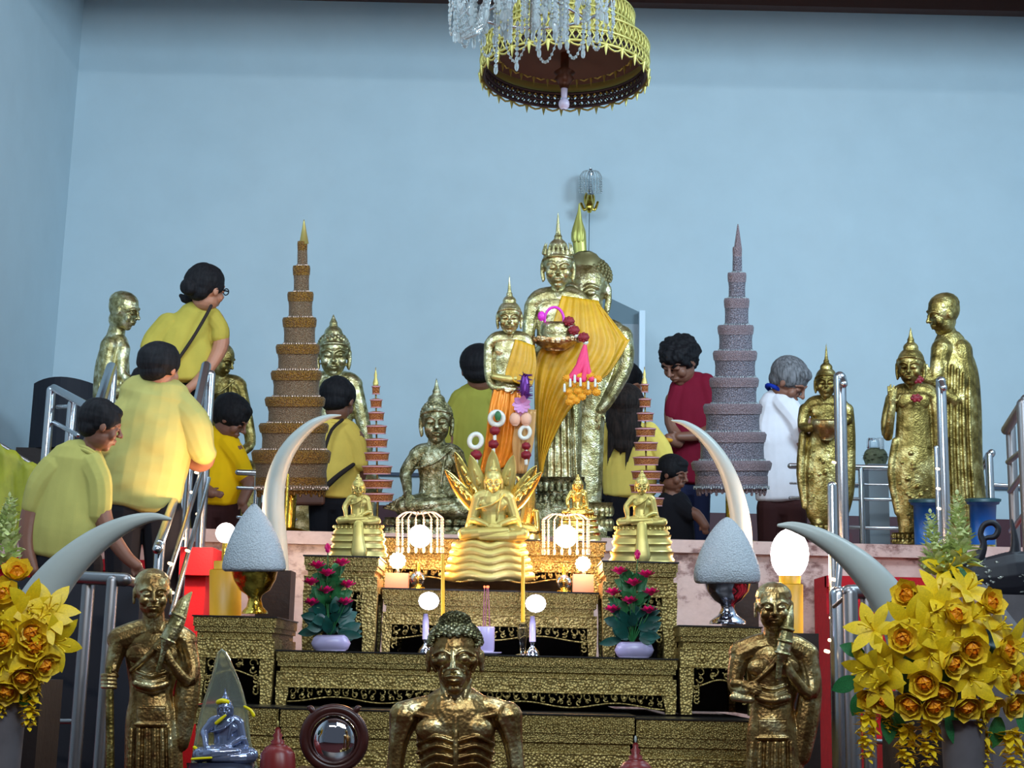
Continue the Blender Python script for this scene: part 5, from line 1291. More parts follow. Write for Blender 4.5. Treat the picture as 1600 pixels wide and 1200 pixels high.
# --- P10 grey hair man
Y = 8.15; t = person('grey-haired man in white shirt with blue collar, head bowed, beside silver tower', Y, 1222, ZW)
m = M(Y); human_head(m, 1232, 598, 4, 33, 72, 34)
m.cap([(1222, 612, 0, 14), (1212, 626, -2, 16)], n=1); m.cap([(1212, 650, 0, 27), (1216, 760, 0, 29)], flat=.6)
m.cap([(1244, 655, 12, 15), (1256, 690, 14, 13), (1262, 694, 24, 10), (1254, 668, 38, 8)], n=3); hand(m, 1256, 674, 38, 26, .4, -1, .2, .35, -1, r=.07)
m.cap([(1200, 655, -6, 13), (1204, 700, -12, 12), (1240, 690, -26, 9), (1256, 676, -24, 7)], n=3); hand(m, 1250, 680, -24, 24, .8, -.4, .2, .35, 1, r=.07)
m.build('body', SKIND, t, vox=1.2, sm=3)
shirt(Y, t, [(1216, 640, 0, 33), (1215, 680, 0, 38), (1219, 730, 0, 40), (1222, 778, 0, 41)], [([(1224, 632, 6, 22), (1244, 658, 12, 19), (1252, 680, 14, 16)],), ([(1204, 636, 2, 17), (1197, 664, 4, 15), (1201, 690, 9, 14)],)], SHIRT_WHITE, disp=(.007, 5))
m = M(Y); m.torus((1213, 611, 0), 17, 3.5, rot=rotm(nod=75, tilt=-30)); m.build('blue_collar', BLUEF, t)
m = M(Y); h = PH(m, 1232, 598, 4, 33, 72, 34); hair_short(h, 1.04); m.build('grey_hair', HAIRG, t, vox=1.1, sm=2)
legs(t, 1222, Y, 792, ZW, 42, BROWNF)
# --- P11 low crouching person
Y = 7.95; t = person('crouching dark-clothed person low between the woman in yellow and the silver tower', Y, 1068, ZW)
m = M(Y); human_head(m, 1052, 742, 6, 26, 60, 10)
m.cap([(1052, 764, 0, 12), (1050, 780, 0, 16)], n=1); m.cap([(1052, 800, 0, 18), (1052, 850, 0, 19), (1058, 900, 0, 19)], flat=.6)
m.cap([(1070, 800, 10, 12), (1088, 804, 18, 9), (1102, 822, 24, 7)], n=3); hand(m, 1098, 816, 24, 22, .3, 1, .1, .3, -1, r=.07)
m.cap([(1034, 800, 4, 12), (1030, 850, 8, 10), (1050, 870, 24, 8)], n=3); hand(m, 1048, 868, 24, 22, 1, .2, .1, .3, 1, r=.07)
m.build('body', SKIND, t, vox=1.2, sm=3)
shirt(Y, t, [(1052, 796, 0, 32), (1052, 850, 0, 36), (1056, 900, 0, 36)], [([(1062, 792, 6, 17), (1076, 803, 12, 14)],), ([(1040, 792, 4, 17), (1033, 825, 6, 14)],)], BLACKF, name='dark_shirt')
m = M(Y); h = PH(m, 1052, 742, 6, 26, 60, 10); hair_short(h, 1.06); m.build('hair', HAIRB, t, vox=1.1, sm=2)
m = M(Y); yf = ypx(1056, Y, ZW)
for s_ in (-1, 1): m.cap([(1056+s_*14, 905, 0, 20), (1064+s_*24, 900, 40, 15), (1056+s_*20, yf-12, 20, 9)], n=4); m.cap([(1056+s_*20, yf-6, 14, 6), (1062+s_*22, yf-6, 38, 6)], n=1)
m.build('trousers', BLACKF, t, vox=1.4, sm=2)
# ================================================================== OBJECTS ON THE ALTAR
rnd = random.Random(11)
def towr(label, tiers, spire, Y, c0, mats, zb, lace_y, cx_low):
    t = thing('beaded_tower', label, 'ceremonial tower', (P(c0, 785, Y).x, Y, zb))
    m = M(Y); x, y0, y1, r = spire; m.lathe(x, 0, [(y1, r), (y0+4, 1.4), (y0, .5)], seg=16); m.build('spire', mats[2], t)
    for i, (cx, yt, yb, rt, rb) in enumerate(tiers):
        m = M(Y); h = yb-yt
        prof = [(yb, rb*1.02), (yb-h*.10, rb), (yb-h*.5, rb*.985), (yt+h*.22, rt*.99), (yt+h*.14, rt*1.0), (yt, rt*1.03), (yt-2, rt*.98), (yt-2.5, rt*.6)]
        m.lathe(cx, 0, prof, seg=48, x1=cx); m.build('tier', mats[1], t)
        m = M(Y); m.lathe(cx, 0, [(yt+h*.30, rt*1.01), (yt+h*.2, rt*1.035), (yt+1, rt*1.06), (yt-3, rt*1.0), (yt-3.5, rt*.8)], seg=48); m.build('rim_band', mats[0], t)
        m = M(Y); n = int(rb*1.3)+8
        for k in range(n):
            a = 2*PI*k/n; q = (k % 4); m.ell(cx+rb*1.03*math.cos(a), yb-h*.08+(q == 0)*1.5, rb*1.03*math.sin(a), 1.2, 1.8+1.2*(q == 0), 1.2, seg=6, rings=4)
        m.build('bead_fringe', mats[3], t)
    m = M(Y); m.lathe(cx_low, 0, [(lace_y+14, tiers[-1][4]*.9), (lace_y, tiers[-1][4]*1.0), (lace_y-12, tiers[-1][4])], seg=40, closed=False)
    n = 34
    for k in range(n):
        a = 2*PI*k/n; R = tiers[-1][4]*.97; m.cap([(cx_low+R*math.cos(a), lace_y, R*math.sin(a), 1.6), (cx_low+R*.95*math.cos(a), lace_y+14+3*(k % 2), R*.95*math.sin(a), 2.2)], n=1, seg=6)
    m.build('lace_skirt', mats[0], t)
    m = M(); p = P(cx_low, lace_y+6, Y); r = .055
    m.cap([(p.x, p.z+.35, -Y, .03), (p.x, zb+.02, -Y, .03)], n=1); m.lathe(p.x, -Y, [(zb, .16), (zb+.03, .15), (zb+.05, .05)], seg=24); m.build('stand', GBOWL, t)
    return t
towr('tall brown and orange beaded tiered tower with gold tip, left', [(472.5, 380, 417, 7.5, 8), (471, 418, 458, 13, 12), (469.5, 459, 498, 19.5, 18.5), (468, 499, 540, 25.5, 24.5), (465.5, 541, 580, 33, 31), (463, 582, 622, 38, 36), (461, 623, 663, 45, 42), (459, 664, 705, 52, 50), (455, 706, 766, 59, 56)],
     (475, 343, 381, 7.5), 7.3, 455, (AMBER, AMBERC, G_SATIN, BEADW), ZP, 758, 455)
towr('tall silver-grey beaded tiered tower with wire tip, right', [(1152, 389, 428, 7, 7.5), (1151.5, 429, 468, 14, 13), (1151, 469, 510, 19, 18.5), (1149.5, 511, 550, 27, 26), (1148.5, 551, 592, 33, 31.5), (1147, 593, 633, 37, 35), (1145, 634, 677, 44, 42), (1144, 678, 722, 51, 50), (1143, 723, 764, 60, 57)],
     (1153, 350, 390, 6.5), 7.3, 1145, (SILVT, SILV, SILVT, GCRYS), ZP, 756, 1143)
def paras(label, cx0, cx1, tiers, y_spike, yb, Y, zb):
    t = thing('tiered_parasol', label, 'tiered parasol', (P(cx0, yb, Y).x, Y, zb))
    cx = lambda y: cx1+(cx0-cx1)*(y-y_spike)/(yb-y_spike)
    m = M(Y); m.cap([(cx(yb), yb, 0, 1.5), (cx1, y_spike+20, 0, 1.2)], n=1, seg=8)
    p = P(cx0, yb, Y); m2 = M(); m2.cap([(p.x, p.z+.05, -Y, .006), (p.x, zb+.01, -Y, .006)], n=1, seg=8); m2.lathe(p.x, -Y, [(zb, .026), (zb+.03, .024), (zb+.04, .01)], seg=24); m2.build('base', G_DEEP, t)
    m.build('pole', G_DEEP, t)
    m = M(Y); m.lathe(cx1, 0, [(y_spike+29, 4), (y_spike+24, 4.5), (y_spike+16, 2), (y_spike+12, 2.6), (y_spike+6, 1), (y_spike, .5)], seg=14); m.build('spike', G_SATIN, t)
    for y, r in tiers:
        c = cx(y); m = M(Y); m.lathe(c, 0, [(y+7, r*.90), (y+5, r*.93), (y-4, r), (y-6, r*.98), (y-7.5, r*.4)], seg=36); tr = m.build('tier', PARA, t)
        m = M(Y); m.torus((c, y-5, 0), r*1.0, 1.3, rot=rotm(nod=90), seg=36, ts=6); m.build('edging_ring', PARAT, tr); m = M(Y); m.torus((c, y+6.5, 0), r*.9, 1.0, rot=rotm(nod=90), seg=36, ts=6); m.build('edging_ring', PARAT, tr)
paras('small orange tiered parasol right of the man with the strap bag', 590, 587, [(609, 6), (630, 9), (650, 12), (671, 15.5), (692, 17), (713, 19), (734, 23), (756, 24), (777, 25)], 574, 790, 6.95, ZP)
paras('small pinkish tiered parasol in front of the long-haired woman', 1011, 1007, [(606, 5.5), (629, 9), (651, 12.5), (675, 15.5), (697, 18), (720, 20), (742, 23), (763, 26), (784, 26)], 573, 800, 7.02, ZP)

# cones on bowls
def cone(label, cx, prof, bowl, Y, zt, mat, sh=0):
    t = thing('flower_cone', label, 'offering cone', (P(cx, bowl[0][0], Y).x, Y, zt))
    m = M(Y); seg = 120; vs = []; fs = []
    rows = cr_interp([list(p) for p in prof], 8); n = len(rows)
    for i, (y, r) in enumerate(rows):
        for j in range(seg):
            a = 2*PI*j/seg; k = r+.9*((j+i) % 2)*(1 if i < n-1 else 0)
            vs.append((cx+k*math.cos(a), -y, k*math.sin(a)))
    for i in range(n-1):
        for j in range(seg): a = i*seg+j; b = i*seg+(j+1) % seg; fs.append((a, b, b+seg, a+seg))
    fs.append(tuple(range(seg))); fs.append(tuple((n-1)*seg+j for j in range(seg))[::-1]); m.put(vs, fs)
    m.build('bud_cone', JASM, t)
    dz = 0
    m = M(Y); m.lathe(cx+1, 0, bowl, seg=40)
    m.build('pedestal_bowl', mat, t)
    return t
cone('white bud cone on a gold pedestal bowl, left of the altar', 397, [(893, 44), (888, 49), (872, 47), (848, 40), (822, 28), (802, 15), (790, 5), (787, 1)], [(959, 21), (955, 20), (948, 13), (936, 10), (930, 12), (922, 24), (906, 33), (890, 37)], 5.13, ZSL, GBOWL)
cone('white bud cone on a shiny silver pedestal bowl, right of the altar', 1136, [(912, 44), (908, 50), (892, 51), (868, 44), (844, 33), (826, 21), (813, 9), (808, 1)], [(975, 29), (970, 28), (961, 15), (950, 10), (944, 12), (938, 22), (924, 33), (908, 38)], 5.13, ZSR, SBOWL)
# tusks
def tusk(label, pts, Y, zb):
    e = pts[-1]; p = P(e[0], e[1], Y); t = thing('elephant_tusk', label, 'tusk', (p.x, Y, zb))
    m = M(Y); m.cap(pts, n=6, seg=20); m.build('tusk', IVORY, t)
    m = M(); r = e[3]*S(Y); wbox(m, p.x-r*1.3, p.x+r*1.3, Y-r*1.3, Y+r*1.3, zb, p.z+.03); m.build('wooden_mount', DARKW, t, smooth=False)
tusk('slender curved ivory tusk arching above the left cone', [(532, 649, 20, 1.2), (512, 652, 16, 4.5), (487, 664, 12, 8), (462, 687, 8, 11), (443, 716, 4, 13.5), (431, 752, 0, 15.5), (427, 795, 0, 17.5), (430, 850, 0, 19), (432, 905, 0, 20)], 5.62, ZL)
tusk('slender curved ivory tusk arching above the right cone', [(1050, 657, 20, 1.2), (1070, 662, 16, 4.5), (1094, 678, 12, 7.5), (1116, 702, 8, 10), (1134, 732, 4, 12), (1148, 770, 0, 14), (1157, 815, 0, 16), (1158, 860, 0, 18), (1156, 915, 0, 19)], 5.62, ZL)
tusk('thick ivory tusk curving in from the left edge over the rail end', [(266, 811, 30, 2.5), (240, 808, 26, 7), (205, 816, 22, 12), (165, 836, 16, 18), (125, 866, 10, 24), (88, 904, 4, 30), (58, 950, 0, 35), (38, 1005, -4, 39), (25, 1080, -8, 42)], 3.75, ZF)
tusk('thick ivory tusk curving in from the right behind the yellow bouquet', [(1217, 821, 30, 3), (1240, 823, 26, 8), (1275, 836, 22, 13), (1312, 858, 16, 18), (1350, 890, 10, 24), (1385, 932, 4, 29), (1412, 980, 0, 33), (1430, 1040, -4, 36), (1440, 1100, -8, 38)], 3.75, ZF)
# bead lamps
def beadlamp(label, cx, Y, zt, ytop=800, yb=921):
    t = thing('bead_lamp', label, 'lamp', (P(cx, yb, Y).x, Y, zt), None)
    m = M(Y); m.lathe(cx-3, 0, [(yb, 12), (yb-3, 11), (yb-5, 4), (yb-8, 3)], seg=20); m.cap([(cx-3, yb-8, 0, 3), (cx-3, yb-40, 0, 3.4)], n=1); m.build('stem', GBOWL, t)
    m = M(Y); m.ell(cx-3, yb-16, 0, 12.5, 12.5, 12.5, seg=20, rings=12); m.build('glass_ball', GLASSM, t)
    m = M(Y); m.ell(cx, 838, 0, 18, 18, 18, seg=20, rings=12); m.build('bulb', E_PINK, t)
    n = 18
    for k in range(n):
        a = 2*PI*k/n; m = M(Y); R = 36
        m.cap([(cx+4*math.cos(a), ytop+2, 4*math.sin(a), 1), (cx+R*.6*math.cos(a), ytop-1, R*.6*math.sin(a), 1), (cx+R*math.cos(a), ytop+8, R*math.sin(a), 1)], n=3, seg=6)
        for j in range(10): m.ell(cx+R*math.cos(a), ytop+11+j*4.3, R*math.sin(a), 2.0, 2.3, 2.0, seg=7, rings=5)
        m.ell(cx+R*math.cos(a), ytop+58, R*math.sin(a), 2.8, 6, 2.8, seg=7, rings=5)
        m.build('bead_strand', BEADW, t)
    return t
beadlamp('glowing bead lamp left of the serpent Buddha', 656, 5.50, ZU, 801)
beadlamp('glowing bead lamp right of the serpent Buddha', 884, 5.50, ZU, 804, 926)
def globe(label, cx, cy, r, Y, zt, block):
    t = thing('globe_lamp', label, 'lamp', (P(cx, cy, Y).x, Y, zt))
    m = M(Y); m.ell(cx, cy, 0, r, r, r, seg=20, rings=12)
    for k in range(12): a = k*PI/6; m.ell(cx+r*.9*math.cos(a), cy+r*.9*math.sin(a), 2, r*.22)
    m.build('bulb', E_WARM, t); m = M(Y); m.cap([(cx, cy+r, 0, 3), (cx+1, block[0], 0, 3.5)], n=1); m.build('socket', STEEL, t)
    m = M(); p = P(cx, block[0], Y); s = S(Y); wbox(m, p.x-block[1]*s, p.x+block[1]*s, Y-.03, Y+.03, zt, p.z); m.build('marble_block', PINKB, t, smooth=False)
globe('small glowing flower-shaped bulb on a pink block at the left of the serpent Buddha', 621, 876, 12, 5.34, ZU, (896, 18))
globe('small glowing flower-shaped bulb on a pink block at the right of the serpent Buddha', 911, 881, 11, 5.34, ZU, (898, 16))
# big bulbs
def bulb_on(label, cx, cy, r, Y, zb, mat=E_WARM, ry=None):
    t = thing('bulb_lamp', label, 'lamp', (P(cx, cy, Y).x, Y, zb))
    m = M(Y); m.ell(cx, cy, 0, r, ry or r, r, seg=24, rings=14); m.build('bulb', mat, t)
    m = M(); p = P(cx, cy, Y); s = S(Y); m.cap([(p.x, p.z-r*s*.8, -Y, .012), (p.x, zb+.01, -Y, .012)], n=1); m.lathe(p.x, -Y, [(zb, .05), (zb+.015, .045), (zb+.02, .01)], seg=20); m.build('stand', GBOWL, t)
bulb_on('bright round bulb on a stem left of the left white cone', 353, 833, 16, 5.65, ZL, E_PINK)
bulb_on('bright bulb sized to its glow, between the right cone and the right tusk', 1234, 866, 30, 5.65, ZL, E_PINK, 40)  # globe radius takes in the glow around the bulb
# yellow drums
def drum(label, cx, y0, y1, r, Y, zb, capr):
    t = thing('yellow_canister', label, 'canister', (P(cx, y1, Y).x, Y, zb))
    m = M(Y); m.lathe(cx, 0, [(y1, r), (y0+2, r), (y0, r-2)], seg=30); m.build('body', YJAR, t)
    m = M(Y); m.lathe(cx, 0, [(y0, capr), (y0-12, capr), (y0-13, capr-2)], seg=30); m.build('lid', YJAR, t)
drum('large yellow canister behind the gold pedestal bowl at left', 352, 889, 962, 25, 5.33, ZSL, 18)
drum('tall yellow canister behind the right bottom monk statue', 1234, 912, 990, 21, 5.5, ZSR, 17)
m = M(); p = P(1234, 990, 5.5); wbox(m, p.x-.09, p.x+.09, 5.42, 5.58, ZL if False else ZF, p.z); tag(m.build('dark_box', DARKW, smooth=False), 'dark box under the tall yellow canister behind the right monk statue', 'box')
# candle lamps, candles, incense
def candle_lamp(label, cx, y0, Y, gx):
    t = thing('electric_candle', label, 'candle', (P(cx, 1018, Y).x, Y, ZM))
    yb = proj((P(cx, 1018, Y).x, Y, ZM))[1]
    m = M(Y); m.lathe(cx, 0, [(yb, 12), (yb-2, 12), (yb-7, 10), (yb-13, 5), (yb-16, 3), (yb-20, 4.5), (yb-24, 4)], seg=24); m.build('silver_base', SBOWL, t)
    m = M(Y); m.lathe(cx, 0, [(yb-22, 5), (yb-50, 5), (yb-62, 3.5)], seg=16); m.build('candle_tube', LILAC, t)
    m = M(Y); m.ell(cx+gx, y0-2, 4, 16, 14, 12, seg=20, rings=10); m.build('glowing_bulb', E_COOL, t)
candle_lamp('left electric candle with violet-white glow behind the gaunt head', 665, 941, 5.02, 5)
candle_lamp('right electric candle with violet-white glow beside the glass holder', 832, 945, 5.02, 5)
def taper(label, cx, y0, y1, Y, yv):
    t = thing('taper_candle', label, 'candle', (P(cx, 1018, Y).x, Y, ZM)); yb = proj((P(cx, 1018, Y).x, Y, ZM))[1]
    m = M(Y); m.lathe(cx, 0, [(y1, 3.2), (y0, 2.6), (y0-1, 1)], seg=14); m.build('wax', CANDLE, t)
    m = M(Y); m.lathe(cx, 0, [(yb, 14), (yb-2, 13), (yb-4, 5), (yb-18, 6), (yb-34, 9), (yb-40, 8), (yb-44, 9), (yb-50, 6)], seg=24); m.build('glass_holder', GLASSM, t)
taper('tall yellow candle in a glass holder, left, above the gaunt head', 692, 866, 968, 5.12, 0)
taper('tall yellow candle in a glass holder, right of the incense pot', 817, 870, 972, 5.12, 0)
Y = 5.0; t = thing('incense_pot', 'lilac cylindrical incense pot on a saucer with three incense sticks', 'pot', (P(758, 1020, Y).x, Y, ZM)); yb = proj((P(758, 1018, Y).x, Y, ZM))[1]
m = M(Y); m.lathe(756, 0, [(yb-3, 15), (yb-8, 16.5), (yb-42, 17), (yb-44, 16), (yb-42, 15)], seg=30); m.build('pot', LILAC, t)
m = M(Y); m.lathe(757, 0, [(yb, 18), (yb-2, 26), (yb-4, 27), (yb-3, 20)], seg=30); m.build('saucer', LILAC, t)
for a, b in ((755, 757), (758, 761), (765, 763)):
    m = M(Y); m.cap([(a, yb-42, 0, .9), (b, 919, 0, .7)], n=1, seg=6); st = m.build('incense_stick', plain('incense_brown', rgb(150, 90, 110), .8), t)
    m = M(Y); m.ell(b, 917, 0, 1.5, 2, 1.5); m.build('ember', E_TIP, st)
# small flower vases
def vase(label, cx, cy, bl, leafm, Y, seed):
    rn = random.Random(seed); yb = proj((P(cx, 1020, Y).x, Y, ZM))[1]
    t = thing('flower_vase', label, 'flower arrangement', (P(cx, yb, Y).x, Y, ZM))
    m = M(Y); m.lathe(cx+3, 0, [(yb, 22), (yb-3, 27), (yb-12, 31), (yb-21, 27), (yb-25, 22)], seg=36, flatw=.6); m.build('ceramic_bowl', LILAC, t)
    for k in range(84):
        a = rn.uniform(0, 2*PI); lay = rn.random(); m = M(Y)
        y = yb-26-lay*100; rr = (1-lay*.7)*36
        c = (cx+rr*.5*math.cos(a), -(y), rr*.25*math.sin(a)+2)
        d = (math.cos(a), rn.uniform(-.3, .7)+lay*.6, math.sin(a)*.35)
        m.petal(c, d, (0, 0, 1), rn.uniform(24, 40)*(1-lay*.35), rn.uniform(13, 22)*(1-lay*.4), rn.uniform(-.4, .1)); m.build('leaf', LEAFD if lay < .45 else LEAF, t)
    for (x, y) in bl:
        m = M(Y); m.cap([(cx, yb-22, 0, 1), ((x+cx)/2, (y+yb)/2-8, 8, .9), (x, y+4, 15, .9)], n=4, seg=6); m.build('stem', LEAF, t)
        bud = y < min(b[1] for b in bl)+2
        m = M(Y); m.ell(x, y, 16, 4 if bud else 5, 6 if bud else 4.5, 5)
        for ring, (n, L, el) in enumerate(((5, 9, 1.2), (7, 13, .55), (9, 15, .05)) if not bud else ((5, 12, 2.6), (4, 10, 1.6))):
            for k in range(n):
                a = 2*PI*k/n+ring*.4; m.petal((x+1.5*math.cos(a), -y-2, 17+1.5*math.sin(a)), (math.cos(a), el, math.sin(a)*.8), (0, 1, 0), L, 9.5, .35)
        m.build('pink_bloom', PINK, t)
vase('pink lotus blossoms with teal leaves in a lilac bowl, left of the altar centre', 514, 0, [(512, 858), (496, 884), (534, 880), (511, 896), (486, 910), (543, 914), (509, 923), (487, 942), (539, 941)], 0, 4.96, 1)
vase('pink lotus blossoms with green leaves in a lilac bowl, right of the altar centre', 988, 0, [(996, 868), (968, 893), (1010, 898), (990, 911), (958, 926), (1017, 926), (984, 939), (957, 953), (1014, 954)], 0, 4.96, 2)
# mirror on stand
Y = 3.8; t = thing('round_mirror', 'round convex mirror in a thick dark red-brown wooden ring stand', 'mirror', (P(522, 1200, Y).x, Y, 1.15))
m = M(Y)
m.torus((522, 1154, 0), 46, 8.5, seg=48, ts=14); m.torus((522, 1154, 5), 39, 3, seg=48, ts=8); m.build('wooden_ring', REDW, t)
m = M(Y); m.ell(522, 1157, -2, 36.5, 39, 16, seg=40, rings=24); m.build('mirror_dome', MIRR, t)
for a in (-52, -128): 
    m = M(Y); c, s_ = math.cos(math.radians(a)), math.sin(math.radians(a)); m.cap([(522+46*c, 1154+46*s_, 0, 4), (522+60*c, 1154+60*s_, 0, 5), (522+66*c, 1154+62*s_, 0, 2)], n=3); m.build('finial', REDW, t)
m = M(); p = P(522, 1203, Y); wbox(m, p.x-.09, p.x+.09, Y-.04, Y+.05, 1.149, p.z+.005); m.build('stand_foot', REDW, t, smooth=False)
def jar(label, cx, y0, Y, mat, tipm):
    t = thing('spired_jar', label, 'jar', (P(cx, 1200, Y).x, Y, 1.15)); yb = proj((P(cx, 1200, Y).x, Y, 1.15))[1]
    m = M(Y); m.lathe(cx, 0, [(yb, 26), (yb-10, 30), (y0+52, 27), (y0+42, 20), (y0+36, 10)], seg=30); m.build('body', mat, t)
    m = M(Y); m.lathe(cx, 0, [(y0+38, 10), (y0+32, 11), (y0+28, 6), (y0+22, 8), (y0+18, 4), (y0+14, 5), (y0+10, 2)], seg=20); m.build('lid', mat, t)
    m = M(Y); m.ell(cx, y0+5, 0, 2, 6, 2); m.build('tip', tipm, t)
jar('red spired jar at the bottom edge left of the round mirror', 434, 1126, 3.75, REDJAR, G_SATIN)
jar('dark spired jar at the bottom edge right of the gaunt figure', 993, 1150, 3.75, REDJAR, IVORY)

# ================================================================== CHANDELIERS
Y = 6.5; cx, cy = 882, 120
t = thing('tiered_canopy', 'gold lace tiered parasol canopy, inside painted in shade, hanging from the ceiling', 'hanging canopy', P(cx, cy, Y))
c = P(cx, cy, Y); R = P(cx+130, cy, Y).x-c.x
def lace_ring(R, z0, z1, mat, name, seed, scal=28, points=True):
    m = M(); n = 72; H = z1-z0; r = .0042
    for z in (z1, z0+H*.5, z0+H*.06): m.torus((c.x, z, -Y), R, r*1.6, rot=rotm(nod=90), seg=72, ts=6)
    for i in range(n):
        for d in (-1, 1):
            for q in (0, 1):
                a0 = 2*PI*i/n; a1 = 2*PI*(i+d)/n; za, zb = (z0+H*.5, z1) if q else (z0+H*.06, z0+H*.5)
                m.cap([(c.x+R*math.cos(a0), za, -Y+R*math.sin(a0), r), (c.x+R*math.cos(a1), zb, -Y+R*math.sin(a1), r)], n=1, seg=5, round_=False)
    # solid backing bands with gaps
    if points:
        for i in range(scal):
            a0 = 2*PI*i/scal; pts = []
            for k in range(5):
                a = a0+2*PI/scal*k/4; pts.append((c.x+R*math.cos(a), z0+H*.05-H*.16*math.sin(PI*k/4), -Y+R*math.sin(a), r*1.2))
            m.cap(pts, n=1, seg=5)
            m.cap([(c.x+R*math.cos(a0), z0+H*.04, -Y+R*math.sin(a0), .012), (c.x+R*math.cos(a0), z0-H*.30, -Y+R*math.sin(a0), .001)], n=1, seg=6)
    return m.build(name, mat, t)
def drum_ring(R, z0, z1, mat, name, th=.006):
    m = M(); prof = [(z0, R), (z1, R), (z1, R-th), (z0, R-th), (z0, R)]; m.lathe(c.x, -Y, prof, seg=72, closed=False); return m.build(name, mat, t)
zc = c.z
drum_ring(R, zc+.055, zc+.135, LACEG, 'gold_band'); lace_ring(R+.004, zc-.0, zc+.14, LACEG, 'outer_lace', 1)
lace_ring(R-.012, zc-.005, zc+.07, LACE_SHADE, 'inner_shaded_lace', 2, points=False)
m = M(); m.lathe(c.x, -Y, [(zc+.118, R-.008), (zc+.124, R-.008)], seg=72); m.build('underside_disc', BRONZE, t)
R2 = R*.82; drum_ring(R2, zc+.15, zc+.30, LACEG, 'gold_band'); lace_ring(R2+.004, zc+.13, zc+.30, LACEG, 'outer_lace', 3)
m = M(); m.lathe(c.x, -Y, [(zc+.29, R2-.008), (zc+.296, R2-.008)], seg=72); m.build('underside_disc', BRONZE, t)
R3 = R*.66; drum_ring(R3, zc+.32, zc+.46, LACEG, 'gold_band'); m = M(); m.lathe(c.x, -Y, [(zc+.45, R3-.006), (zc+.456, R3-.006)], seg=60); m.build('underside_disc', BRONZE, t)
m = M(); m.cap([(c.x, zc+.5, -Y, .02), (c.x, zc-.02, -Y, .02)], n=1); m.lathe(c.x, -Y, [(zc-.06, .018), (zc-.03, .03), (zc-.01, .045), (zc+.01, .03), (zc+.02, .05), (zc+.04, .025)], seg=24)
m.build('stem', plain('canopy_stem', rgb(96, 52, 30), .4, .4), t)
m = M(); m.cap([(c.x, zc-.06, -Y, .016), (c.x, zc-.10, -Y, .014)], n=1); m.ell(c.x, zc-.135, -Y, .026, .03, .026); m.build('bulb', BULBW, t)
m = M(); m.cap([(c.x, zc+.4, -Y, .012), (c.x, ZC+.1, -Y, .012)], n=1); m.build('hanging_rod', DARKW, t)
# crystal chandelier in front
Y2 = 5.35; t = thing('crystal_chandelier', 'clear crystal chandelier cut off by the top edge of the photo', 'chandelier', P(832, 40, Y2))
c = P(832, -40, Y2); s = S(Y2); rn = random.Random(9)
proto = M(); proto.ell(0, 0, 0, .0075, .013, .0075, seg=6, rings=4)
def drop_part(x, z, y, L, name='crystal_drop'):
    m = M(); m.cap([(x, z, -y, .0012), (x, z-L, -y, .0012)], n=1, seg=4)
    k = 0; zz = z-.01
    while zz > z-L:
        m.ell(x, zz, -y, .0085, .0105, .0085, seg=6, rings=4); zz -= .022
    m.ell(x, z-L-.014, -y, .009, .022, .009, seg=6, rings=5); return m.build(name, GCRYS, t, smooth=False)
for k in range(100):
    a = rn.uniform(0, 2*PI); q = math.sqrt(rn.random()); R = q*.31
    x = c.x+R*math.cos(a)*1.0; y = Y2+R*math.sin(a)
    zt = P(832, 10, Y2).z; zl = P(832, 66, Y2).z
    drop_part(x, zt+rn.uniform(.03, .17)+.06*(1-q), y, rn.uniform(.10, .19)+.03*(1-q))
for k in range(16):   # swags of beads on the rim
    a0 = 2*PI*k/16; a1 = 2*PI*(k+1)/16; m = M()
    for j in range(15):
        q = j/14; a = a0+(a1-a0)*q; R = .32; z = P(832, 8, Y2).z+.05-.15*math.sin(PI*q)
        m.ell(c.x+R*math.cos(a), z, -Y2+R*math.sin(a), .006, .008, .006, seg=6, rings=4)
    m.cap([(c.x+.32*math.cos(a0+(a1-a0)*j/8), P(832, 8, Y2).z+.05-.15*math.sin(PI*j/8), -Y2+.32*math.sin(a0+(a1-a0)*j/8), .0015) for j in range(9)], n=2, seg=4)
    m.build('bead_swag', GCRYS, t, smooth=False)
m = M(); zt = P(832, 8, Y2).z+.05
for R, z in ((.32, zt), (.22, zt+.12), (.12, zt+.25)): m.torus((c.x, z, -Y2), R, .007, rot=rotm(nod=90), seg=48, ts=8)
for k in range(8): a = k*PI/4; m.cap([(c.x, zt+.03, -Y2, .008), (c.x+.32*math.cos(a), zt, -Y2+.32*math.sin(a), .006)], n=1, seg=6)
m.cap([(c.x, zt, -Y2, .014), (c.x, zt+.5, -Y2, .014), (c.x, ZC+.1, -Y2, .008)], n=1); m.build('metal_frame', STEEL, t)
for k in range(10):   # side arm loop at left
    a = PI+rn.uniform(-.5, .5); m = M(); x0 = P(722, 0, Y2).x; z0 = P(722, 5, Y2).z
    for j in range(14):
        q = j/13; m.ell(x0-.04+.11*q+.012*k*.5, z0-.13*math.sin(PI*q)*(1+.05*k)+.03, -Y2+.02*(k-5), .0055, .0085, .0055, seg=6, rings=4)
    m.cap([(x0-.04+.11*j/8+.012*k*.5, z0-.13*math.sin(PI*j/8)*(1+.05*k)+.03, -Y2+.02*(k-5), .0015) for j in range(9)], n=2, seg=4)
    m.build('bead_swag', GCRYS, t, smooth=False)

